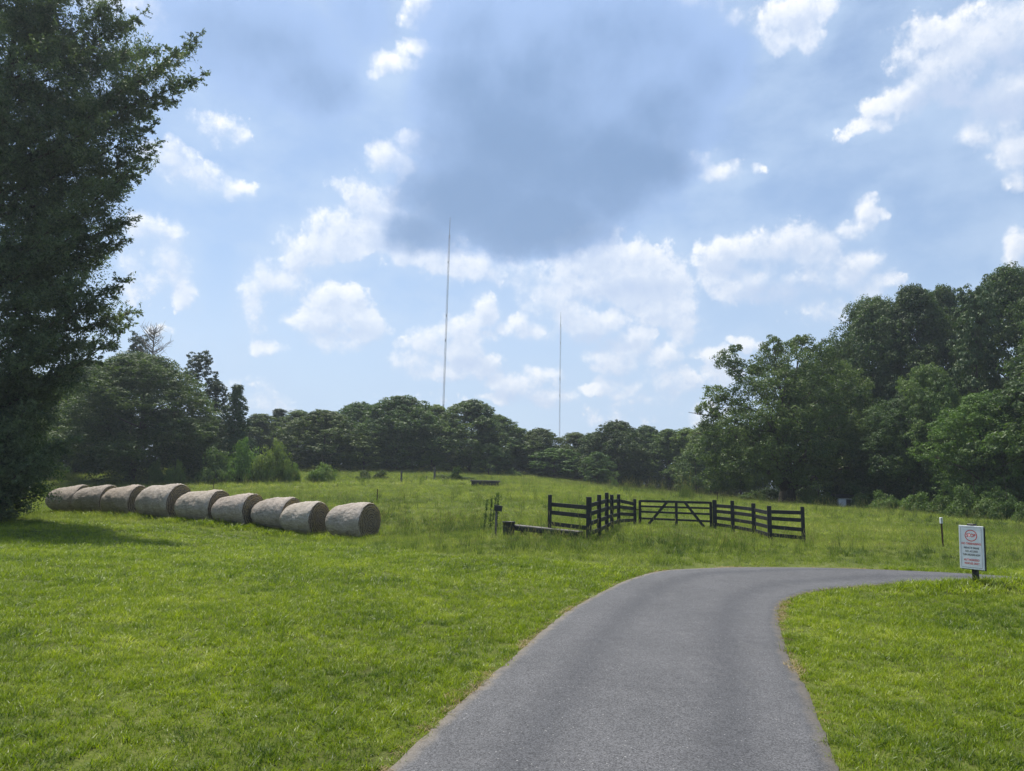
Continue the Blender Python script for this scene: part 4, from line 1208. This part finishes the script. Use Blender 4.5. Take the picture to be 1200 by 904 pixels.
def bale(px_end, py_bot, Yd, length, rad, ang, taper, seed, tint, label, sag=0.10, topf=1.0):
    """axis along local x, the nearer flat end at +x"""
    r = np.random.RandomState(seed)
    p = at(px_end, py_bot, Yd); x, y = p[0], Yd; z = gz(x, y)
    root = empty('hay_bale', (x, y, z), R(ang))
    NS, NC = 40, 96
    V = []
    xs = np.linspace(-length / 2, length / 2, NS)
    th = np.linspace(0, 2 * math.pi, NC, endpoint=False)
    k0 = True
    for xx in xs:
        u = (xx + length / 2) / length                       # 0 back, 1 front
        rad *= 1.045 if k0 else 1; k0 = False; rad_t = taper - .06; prof = 1.05 * (rad_t + (1 - rad_t) * min(1, u * 1.15) ** 0.75)
        e = max(0, 1 - (u / .24)); e2 = max(0, (u - .93) / .07)
        prof *= (1 - 0.28 * e ** 2.0) * (1 - 0.05 * e2 ** 2)
        rr_ = rad * prof
        yy = np.cos(th) * rr_ * (1 + sag * .55); zz = np.sin(th) * rr_ * (1 - sag * .35)
        zz = np.where(zz < 0, zz * (1 - sag * 1.3), zz)
        zz = np.maximum(zz, -rad * (0.86))
        V.append(np.c_[np.full(NC, xx), yy, zz])
    V = np.vstack(V)
    nz = fbm3(V, 1.3, seed) * .9 + fbm3(V, 5.0, seed + 40) * .35; nr = V.copy(); nr[:, 0] = 0; nr /= np.linalg.norm(nr, axis=1)[:, None] + 1e-6
    V = V + nr * (nz * 0.06)[:, None] + nr * (r.normal(0, .008, len(V)))[:, None]
    lift = rad * 0.86 - 0.05
    V[:, 2] += lift
    ii, jj = np.meshgrid(np.arange(NS - 1), np.arange(NC), indexing='ij'); j2 = (jj + 1) % NC
    F = np.stack([ii * NC + jj, (ii + 1) * NC + jj, (ii + 1) * NC + j2, ii * NC + j2], -1).reshape(-1, 4)
    b = mesh_np('net_wrap', V - [0, 0, lift], F, M['hay_side'], root, True); b.location.z = lift; b.color = (*tint, 1)
    for side, sgn in ((0, -1), (NS - 1, 1)):
        ringp = V[side * NC:(side + 1) * NC] - [0, 0, lift]; c0 = ringp.mean(0); E = [ringp]; K = 16
        for k in range(1, K + 1):
            f = 1 - k / (K + .3); q = c0 + (ringp - c0) * f
            bul = 0.07 * (1 - f ** 2.2); q[:, 0] += sgn * (bul + 0.035 * fbm3(q * 3 + seed, 2.5, seed + 3) * (1 - f ** 6)); E.append(q)
        E = np.vstack(E); kk, jj = np.meshgrid(np.arange(K), np.arange(NC), indexing='ij'); j2 = (jj + 1) % NC
        Fe = np.stack([kk * NC + jj, kk * NC + j2, (kk + 1) * NC + j2, (kk + 1) * NC + jj], -1).reshape(-1, 4).tolist()
        if sgn > 0: Fe = [f[::-1] for f in Fe]
        last = [K * NC + q for q in range(NC)]; Fe.append(last if sgn < 0 else last[::-1])
        Fe = [f[::-1] for f in Fe]
        e_ = mesh_np('bale_end', E, Fe, M['hay_end'], root, True); e_.location.z = lift
        if sgn > 0:   # loose straw sticking out of the end face
            n = 900; a_r = r.uniform(0, 6.283, n); rr2 = rad * .98 * np.sqrt(r.uniform(0, 1, n))
            C = np.c_[np.full(n, length / 2 + .06), np.cos(a_r) * rr2, np.maximum(np.sin(a_r) * rr2, -rad * .8)]
            d = np.c_[r.uniform(.0, .8, n), r.normal(0, 1, n), r.normal(0, 1, n)]; d /= np.linalg.norm(d, axis=1)[:, None]
            L_ = r.uniform(.04, .16, n)[:, None]; w_ = np.cross(d, [1, 0, 0]) * .006
            Vs = np.stack([C - w_, C + w_, C + d * L_ + w_ * .3, C + d * L_ - w_ * .3], 1).reshape(-1, 3)
            s_ = mesh_np('loose_straw', Vs, np.arange(len(Vs)).reshape(-1, 4), M['dry_blade'], e_)
    tag(root, label, 'hay bale', 'round hay bales lying end to end in a row')
    return root


BALES = [
 # px centre, py base, Y, length, radius, angle, taper, seed, tint, label
 (77, 603, 37.0, 1.75, .78, -2, .72, 1, (.95, .9, .85), 'leftmost round hay bale of the row, half under the tree branches'),
 (109, 604, 35.6, 1.75, .76, -8, .78, 2, (.95, .92, .9), 'second round hay bale from the left end, darker and slightly sunken'),
 (143, 606, 34.3, 1.75, .76, -10, .80, 3, (1.0, .95, .9), 'third round hay bale from the left end, beside the tallest one'),
 (188, 608, 33.0, 1.95, .85, -12, .82, 4, (1.1, 1.08, 1.06), 'tallest and palest round hay bale, fourth from the left end'),
 (234, 611, 31.8, 1.95, .73, -14, .84, 5, (1.08, 1.05, 1.0), 'fifth round hay bale, flat-topped, just right of the tallest one'),
 (275, 615, 30.6, 1.85, .73, -17, .76, 6, (1.05, 1.0, .98), 'fourth round hay bale from the right end, strongly sagging to the left'),
 (321, 617, 30.0, 1.75, .70, -18, .80, 7, (1.0, .97, .95), 'third round hay bale from the right end, low and brownish'),
 (354, 625, 28.9, 1.60, .70, -19, .80, 8, (1.12, 1.1, 1.06), 'second round hay bale from the right end with a pale top'),
 (409, 631, 27.8, 1.75, .755, -20, .74, 9, (1.05, 1.02, 1.0), 'rightmost round hay bale with its rough dark end facing the drive'),
]
for b in BALES: bale(*b)


# weeds and longer grass round the bales
def bale_weeds():
    tufts = [blade_set(grng, 16, 0.12, 0.19, 0.014, 0.8, 0.8) for _ in range(3)] + [blade_set(grng, 14, 0.15, 0.16, 0.03, 1.2, 0.6)]
    xs = []; ys = []
    for (px, py, Yd, *_r) in BALES:
        p = at(px, py, Yd); n = 330
        xs.append(p[0] + grng.uniform(-1.3, 1.3, n)); ys.append(Yd - 0.55 - np.abs(grng.normal(0, .38, n)) * 1.0 + (0.25 if px < 350 else 0))
    x = np.concatenate(xs); y = np.concatenate(ys)
    P, Rr, Sc = finish(x, y, .6, 1.4, mul=0.6 + .8 * vnoise(x, y, .5, 9))
    scatter_object('bale_weeds', tufts, P, Rr, Sc, grng.randint(0, 4, len(P)), [M['lawn_blade'], M['seed_head']], ('long unmown grass and weeds along the foot of the hay bales', 'weeds'))


bale_weeds()

# ------------------------------------------------------------------ fence, gate, posts
def black_wood():
    m, t, out = new_mat('black_painted_wood')
    P = objc(t); n = t.noise(P, 6, 6, .65); n2 = t.noise(t.vm('MULTIPLY', P, (1, 1, .2)), 60, 3, .6)
    c = t.ramp(n, [(.35, (0.009, 0.009, 0.011)), (.62, (0.026, 0.025, 0.027)), (.8, (0.07, 0.065, 0.06))])
    principled(t, out, c, .62, .35, bump=n2, bstr=.35, bdist=.004)
    return m


def simple_mat(name, c1, c2, scale=8, rough=.8, spec=.2, metal=0, bstr=.3):
    m, t, out = new_mat(name); n = t.noise(objc(t), scale, 5, .65)
    principled(t, out, t.mix(t.mr(n, .3, .7), c1, c2), rough, spec, metal, bump=n, bstr=bstr, bdist=.01); return m


M['black'] = black_wood()
M['grey_wood'] = simple_mat('weathered_wood', (.07, .065, .06), (.19, .175, .16), 12)
M['dark_plastic'] = simple_mat('black_rubber', (.012, .012, .014), (.03, .03, .033), 6, .55, .4)
M['rust'] = simple_mat('rusty_steel', (.035, .022, .016), (.09, .05, .03), 20, .7, .3, .4)
M['white_paint'] = simple_mat('white_paint', (.62, .64, .66), (.78, .79, .80), 5, .5, .4, 0, .05)
M['red_ink'] = simple_mat('red_ink', (.55, .03, .025), (.62, .045, .03), 5, .5, .3, 0, 0)
M['black_ink'] = simple_mat('black_ink', (.02, .02, .022), (.03, .03, .032), 5, .5, .3, 0, 0)
M['steel'] = simple_mat('galvanised_steel', (.12, .125, .14), (.20, .21, .22), 3, .6, .3, .2, .05)
M['mast_red'] = simple_mat('faded_red_paint', (.16, .11, .105), (.21, .15, .14), 3, .6, .3, 0, .05)


def post_point(px, py, Y, top):
    p = at(px, py, Y); x = p[0]; z = gz(x, Y); zt = top_z(px, top, x, Y); return np.array([x, Y, z]), zt - z


def fence(name, posts, spans, label, wid, cat='fence'):
    """posts: (px, py, Y, top); spans: list of (i, j, fractions of height)"""
    pp = [post_point(*q) for q in posts]; o = pp[0][0]; root = empty(name, o)
    tops = []
    for k, (p, h) in enumerate(pp):
        w = wid[k]; mb = MB(); a = math.atan2(p[0], p[1])
        mb.box((0, 0, (h - .4) / 2), (w, w, h + .4), Matrix.Rotation(-a + trng.normal(0, .05), 3, 'Z') @ Matrix.Rotation(trng.normal(0, .012), 3, 'X'), bev=.008)
        q = mb.build('post', M['black'], root); q.location = Vector(p - o)
    for (i, j, fr) in spans:
        a, ha = pp[i]; b, hb = pp[j]
        d = (b - a); d[2] = 0; d /= np.linalg.norm(d); nrm = np.array([d[1], -d[0], 0]);
        if nrm[1] > 0: nrm = -nrm
        off = nrm * 0.0
        for f in fr:
            A = a - o + off + np.array([0, 0, f * ha]); B = b - o + off + np.array([0, 0, f * hb + trng.normal(0, .01)])
            mb = MB(); mb.beam(A, B, .038, .135, bev=.004); mb.build('rail', M['black'], root)
    tag(root, label, cat)
    return root, pp


RAILS = (0.16, 0.385, 0.61, 0.80)
fence('board_fence', [(644, 627, 24.5, 580), (690, 634, 23.0, 582.5), (702, 630, 24.3, 580), (711, 624, 26.0, 577.5), (717, 621, 27.5, 580), (725, 617, 29.0, 579.5), (744, 615, 31.0, 585)],
      [(0, 1, (0.03, 0.28, 0.56, 0.76)), (1, 2, RAILS), (2, 3, RAILS), (3, 4, RAILS), (4, 5, RAILS), (5, 6, RAILS)],
      'black board fence left of the gate, bending back around the low feed trough', [.13, .17, .14, .14, .13, .13, .13])
fence('board_fence', [(838, 620, 30.0, 586), (859, 624, 29.0, 587), (884, 629, 27.6, 590), (902.5, 634, 26.2, 593), (942, 638, 25.5, 594)],
      [(0, 1, RAILS), (1, 2, RAILS), (2, 3, RAILS), (3, 4, (0.17, 0.40, 0.64, 0.83))],
      'black board fence right of the gate, coming forward to a free end post', [.17, .15, .15, .15, .13])


def gate():
    a, ha = post_point(750, 615.5, 30.9, 586.5); b, hb = post_point(833.5, 619.5, 30.05, 588.5)
    root = empty('farm_gate', a); d = b - a
    P = lambda u, f: Vector((d[0] * u, d[1] * u, d[2] * u + (ha * (1 - u) + hb * u) * f))
    for f in (.97, .76, .54, .27):
        mb = MB(); mb.beam(P(0, f), P(1, f), .035, .085 if f < .9 else .10, bev=.003); mb.build('rail', M['black'], root)
    for u in (0, .52, 1):
        mb = MB(); mb.beam(P(u, .03), P(u, 1.0), .045, .11, bev=.003, up=(1, 0, 0)); mb.build('stile', M['black'], root)
    for (u0, f0, u1, f1) in ((.385, .95, .12, .05), (.64, .95, .90, .04)):
        mb = MB(); mb.beam(P(u0, f0) + Vector((0, -.05, 0)), P(u1, f1) + Vector((0, -.05, 0)), .03, .11, bev=.003); mb.build('brace', M['black'], root)
    for f in (.2, .8):
        mb = MB(); q = P(1, f); mb.beam(q, q + Vector((.17, -.02, 0)), .03, .05, bev=.003); mb.build('hinge', M['rust'], root)
    mb = MB(); q = P(0, .62); mb.beam(q + Vector((-.16, -.03, 0)), q + Vector((.08, -.03, 0)), .03, .04, bev=.003); mb.build('latch', M['rust'], root)
    tag(root, 'black wooden farm gate with two diagonal braces between the two board fences', 'gate')


gate()


def thin_post(name, px, py, Y, top, w, mat, label, cat='post', tip=None, lean=0.0, group=None):
    p, h = post_point(px, py, Y, top); root = empty(name, p)
    mb = MB()
    mb.tube([(0, 0, -.3), (lean * .3, 0, h * .5), (lean, 0, h)], w / 2, 6); mb.box((0.0, -w * .5, h * .5), (w * .45, w * .5, h * .98), mi=0)
    mb.build('shaft', mat, root)
    if tip:
        mb = MB(); mb.box((lean, 0, h - .09), (w * 1.5, w * 1.5, .2), bev=.01); mb.build('cap', tip, root)
    tag(root, label, cat, group)


thin_post('fence_post', 441.5, 593, 44, 573, .055, M['rust'], 'thin rusty steel post standing just right of the rightmost bale')
thin_post('fence_post', 249.5, 580, 60, 564, .06, M['rust'], 'thin dark post in the field behind the flat-topped bale')
thin_post('fence_post', 470, 567, 66, 552, .17, M['grey_wood'], 'weathered post standing alone left of the brush clump')
thin_post('fence_post', 509, 565, 73, 548, .22, M['grey_wood'], 'stout dark post wrapped in brush at the crest of the field')
thin_post('fence_post', 500, 566, 72, 558, .10, M['grey_wood'], 'short post stub left of the stout brush-wrapped post')
thin_post('fence_post', 841, 592, 55, 577, .06, M['rust'], 'thin dark post behind the fence, just right of the gate')
thin_post('fence_post', 1105, 641, 23.5, 607, .05, M['rust'], 'thin dark post with a pale cap in the grass left of the warning sign', tip=M['white_paint'])


def board_post():
    p, h = post_point(581, 625, 25, 596); root = empty('marker_post', p)
    mb = MB(); mb.box((0, 0, h / 2 - .1), (.075, .075, h + .2), bev=.005); mb.build('post', M['grey_wood'], root)
    mb = MB(); mb.box((.07, 0, h - .01), (.27, .22, .16), Matrix.Rotation(R(8), 3, 'Y'), bev=.01)
    mb.box((.07, 0, h + .09), (.31, .26, .03), Matrix.Rotation(R(8), 3, 'Y'), bev=.004); mb.build('box', M['dark_plastic'], root)
    tag(root, 'slim grey post with a small dark box on top left of the feed trough', 'post')


board_post()


def trough():
    a = at(603, 619, 24.9); b = at(680, 627, 23.7); o = np.array([a[0], 24.9, gz(a[0], 24.9)]); root = empty('feed_trough', o)
    b = np.array([b[0], 23.7, gz(b[0], 23.7)]) - o; h = .33
    A = Vector((0, 0, h)); B = Vector((b[0], b[1], b[2] + h * .62))
    mb = MB(); mb.beam(A, B, .50, .045, bev=.006); mb.build('board', M['grey_wood'], root)
    d = (B - A).normalized(); s_ = d.cross(Vector((0, 0, 1)))
    for k in (-1, 1):
        mb = MB(); q = s_ * .24 * k - Vector((0, 0, .09)); mb.beam(A + q, B + q, .035, .13, bev=.004); mb.build('side_board', M['black'], root)
    for u in (.12, .5, .88):
        q = A.lerp(B, u); mb = MB(); mb.box((q.x, q.y, (q.z - .12) / 2 + b[2] * u * .5 - .05), (.12, .42, q.z - .02), bev=.005); mb.build('leg', M['black'], root)
    tag(root, 'long low feed trough with a grey weathered top beside the left board fence', 'trough')
    # round tub
    p = at(596, 626, 24.6); z = gz(p[0], 24.6); root = empty('round_tub', (p[0], 24.6, z)); mb = MB()
    prof = [(.0, 0.0), (.175, 0.0), (.185, .04), (.20, .20), (.205, .44), (.225, .45), (.225, .49), (.205, .49), (.19, .46), (.17, .40), (0.0, .395)]
    n = 28; V = []; F = []
    for r_, zz in prof:
        for k in range(n): V.append((r_ * math.cos(6.2832 * k / n), r_ * math.sin(6.2832 * k / n), zz))
    for i in range(len(prof) - 1):
        for k in range(n): F.append([i * n + k, i * n + (k + 1) % n, (i + 1) * n + (k + 1) % n, (i + 1) * n + k])
    mb.add(V, F); mb.build('tub', M['dark_plastic'], root, True)
    mb = MB(); mb.tube([(.21 * math.cos(a_), .21 * math.sin(a_), .33) for a_ in np.linspace(0, 6.2832, 25)], .014, 6); mb.build('rim_band', M['dark_plastic'], root, True)
    tag(root, 'round black tub standing at the left end of the feed trough', 'tub')
    # far grey bench-like trough
    a = at(551, 571, 60); a = np.array([a[0], 60, gz(a[0], 60)]); b = at(586, 572, 60); root = empty('water_trough', a); L_ = b[0] - a[0]
    mb = MB(); mb.box((L_ / 2, 0, .50), (L_, .7, .12), bev=.02); mb.build('rim', M['grey_wood'], root)
    mb = MB(); mb.box((L_ / 2, 0, .24), (L_ * .92, .56, .42), bev=.03); mb.build('basin', M['dark_plastic'], root)
    tag(root, 'low grey water trough far off in the field below the brush clump', 'trough')


trough()


def stems():
    specs = [(567, 617, 26, 585, .10), (576, 612, 28, 578, .18), (580, 613, 27.8, 577, .12), (574, 614, 27.5, 583, .05), (582, 615, 27.5, 586, .03)]
    labs = ['tall weed stalk standing apart left of the slim grey post', 'tallest leaning weed stalk left of the slim grey post', 'tall weed stalk right behind the slim grey post', 'shorter weed stalk amid the leaning stalks by the slim grey post', 'thin weed stalk closest to the top of the slim grey post']
    for (px, py, Y, top, lean), lab in zip(specs, labs):
        p, h = post_point(px, py, Y, top); root = empty('weed_stalk', p); mb = MB()
        mb.tube([(0, 0, -.05), (lean * .4, 0, h * .5), (lean, 0, h)], [.014, .011, .004], 5); mb.build('stem', M['pasture_blade'], root)
        u = trng.uniform(.15, 1, 220); C = np.c_[lean * u + trng.normal(0, .025, 220), trng.normal(0, .025, 220), h * u + trng.normal(0, .02, 220)]
        leaf_mesh('leaves', C, .085, M['leaf_light'], root, up=.3, aspect=.3)
        tag(root, lab, 'weed', 'tall weed stalks left of the feed trough')


stems()


# ------------------------------------------------------------------ warning sign
def sign():
    p, h = post_point(1143, 684, 12.8, 617); root = empty('warning_sign', p, R(-57)); tilt = R(2.5)
    mb = MB(); mb.box((0, .045, (h - .02) / 2 - .1), (.085, .085, h + .26), Matrix.Rotation(R(1), 3, 'Y'), bev=.006); mb.build('post', M['black'], root)
    mb = MB(); mb.box((0, .03, h + .03), (.12, .12, .03), bev=.008); mb.build('post_cap', M['dark_plastic'], root)
    W_, H_ = .40, .755; zc = h + .01 - H_ / 2
    board = empty('board', (0, -.03, zc)); board.parent = root; board.rotation_euler = (R(-3), R(1.6), 0)
    # panel
    me = MB(); me.box((0, 0, 0), (W_, .02, H_), bev=.004)
    pan = me.build('panel', M['white_paint'], root); pan.location = (0, -.035, zc); pan.rotation_euler = (R(-2), R(1.2), 0)
    bpy.data.objects.remove(board)
    mb = MB(); mb.box((.02, .014, -.01), (W_ + .0, .016, H_), bev=.003); bk = mb.build('backing_board', M['black'], root); bk.location = (0, -.033, zc); bk.rotation_euler = pan.rotation_euler
    # border line and circle
    mb = MB(); y = -.0118
    bw, bh, t_ = W_ / 2 - .03, H_ / 2 - .03, .0035
    for c_, s_ in (((0, y, bh), (2 * bw, .001, t_)), ((0, y, -bh), (2 * bw, .001, t_)), ((-bw, y, 0), (t_, .001, 2 * bh - .01)), ((bw, y, 0), (t_, .001, 2 * bh - .01))): mb.box(c_, s_)
    q = mb.build('border_line', M['black_ink'], pan)
    mb = MB(); n = 48; V = []; F = []; R0, R1, zc2 = .088, .101, .205
    for k in range(n):
        a = 6.28318 * k / n
        for r_ in (R0, R1): V += [(r_ * math.cos(a), y - .0006, zc2 + r_ * math.sin(a))]
    for k in range(n): F.append([2 * k, 2 * k + 1, (2 * k + 3) % (2 * n), (2 * k + 2) % (2 * n)])
    mb.add(V, F); mb.build('red_ring', M['red_ink'], pan)

    def text(body, z, size, mat, width):
        cu = bpy.data.curves.new('t', 'FONT'); cu.body = body; cu.size = size; cu.align_x = 'CENTER'; cu.align_y = 'CENTER'; cu.offset = size * .022
        o = bpy.data.objects.new('lettering', cu); COL.objects.link(o)
        bpy.context.view_layer.update()
        me_ = bpy.data.meshes.new_from_object(o.evaluated_get(bpy.context.evaluated_depsgraph_get()))
        bpy.data.objects.remove(o)
        co = np.zeros(len(me_.vertices) * 3); me_.vertices.foreach_get('co', co); co = co.reshape(-1, 3)
        w0 = co[:, 0].max() - co[:, 0].min(); co[:, 0] *= width / w0
        out_ = np.c_[co[:, 0], np.full(len(co), y - .0015), co[:, 1] + z]; me_.vertices.foreach_set('co', out_.astype(np.float32).ravel())
        me_.materials.clear(); me_.materials.append(mat); me_.update()
        o = bpy.data.objects.new('lettering', me_); COL.objects.link(o); o.parent = pan
        o['label'] = 'lettering reading ' + body
    text('STOP', .205, .085, M['red_ink'], .150)
    text('NO TRESPASSING', .062, .048, M['red_ink'], .315)
    text('PRIVATE DRIVE', -.012, .044, M['black_ink'], .245)
    text('NO ACCESS', -.070, .044, M['black_ink'], .20)
    text('TURN AROUND NOW', -.130, .044, M['black_ink'], .285)
    text('AUTHORIZED', -.220, .048, M['red_ink'], .25)
    text('VEHICLES ONLY', -.280, .048, M['red_ink'], .25)
    tag(root, 'white warning sign with STOP in a red ring on a black post beside the drive', 'sign')


sign()


# ------------------------------------------------------------------ radio masts
def mast(px, Y, top, w, label):
    x = at(px, 480, Y)[0]; z = gz(x, Y); H = top_z(px, top, x, Y) - z; root = empty('radio_mast', (x, Y, z))
    c3 = [(w / math.sqrt(3) * math.cos(a), w / math.sqrt(3) * math.sin(a)) for a in (math.pi / 2, math.pi * 7 / 6, math.pi * 11 / 6)]
    nseg = 7; body = H * .93
    for s_ in range(nseg):
        z0_, z1_ = body * s_ / nseg, body * (s_ + 1) / nseg; mb = MB()
        for (cx, cy) in c3: mb.tube([(cx, cy, z0_), (cx, cy, z1_)], w * .085, 4)
        n = int((z1_ - z0_) / (w * 1.15)); dz = (z1_ - z0_) / n
        for k in range(n):
            for q in range(3):
                a = c3[q]; b = c3[(q + 1) % 3]
                if k % 2: a, b = b, a
                mb.tube([(a[0], a[1], z0_ + k * dz), (b[0], b[1], z0_ + (k + 1) * dz)], w * .045, 3, cap=False)
        mb.build('lattice_section', M['steel'] if s_ % 2 else M['mast_red'], root)
    mb = MB(); mb.tube([(0, 0, body - 2), (0, 0, H)], [w * .24, w * .14], 6); mb.build('antenna_rod', M['steel'], root)
    for f in (.88, .66, .56, .3):
        mb = MB(); mb.tube([(-w * .2, -w * .7, body * f), (-w * .2, -w * .7, body * f + w * 1.6)], w * .34, 8); mb.build('antenna', M['steel'], root)
    tag(root, label, 'radio mast', 'radio masts beyond the woods')


mast(519.5, 420, 255, 0.95, 'nearer and taller slender radio mast rising left of the sky centre')
mast(656, 640, 366, 1.0, 'farther shorter-looking slender radio mast on the right')


# ------------------------------------------------------------------ white shed glimpsed in the wood
def shed():
    Y = 61; x = at(993, 585, Y)[0]; z = gz(x, Y); root = empty('small_hut', (x, Y, z)); H = top_z(993, 584, x, Y) - z
    mb = MB(); mb.box((0, .7, H / 2), (1.5, 1.4, H), bev=.02); mb.build('wall', M['white_paint'], root)
    mb = MB()
    V = [(-1.0, -.15, H), (1.0, -.15, H), (1.0, 1.55, H), (-1.0, 1.55, H), (-1.0, .7, H + .35), (1.0, .7, H + .35)]
    mb.add(V, [[0, 1, 5, 4], [2, 3, 4, 5], [0, 4, 3], [1, 2, 5], [0, 3, 2, 1]]); mb.build('roof', M['black'], root)
    mb = MB(); mb.box((.1, -.015, H * .45), (.42, .04, H * .88), bev=.01); mb.build('door', M['black'], root)
    tag(root, 'small white hut glimpsed low between the bushes right of the big spreading oak', 'hut')


shed()

# ------------------------------------------------------------------ haze
def haze():
    mb = MB(); x0, x1, y0, y1, z0, z1 = -700, 700, -150, 900, -12, 205
    mb.box(((x0 + x1) / 2, (y0 + y1) / 2, (z0 + z1) / 2), (x1 - x0, y1 - y0, z1 - z0))
    m, t, out = new_mat('haze')
    v = t.n.new('ShaderNodeVolumePrincipled'); v.inputs['Color'].default_value = (0.80, 0.90, 1.0, 1); v.inputs['Density'].default_value = 0.0005
    v.inputs['Anisotropy'].default_value = 0.35
    t.l.new(v.outputs[0], out.inputs['Volume'])
    o = mb.build('haze', m); tag(o, kind='stuff', label='faint blue summer haze over the whole field', cat='haze')


haze()

for o in bpy.data.objects:
    for k in ('w0', 'h0'):
        if k in o: del o[k]
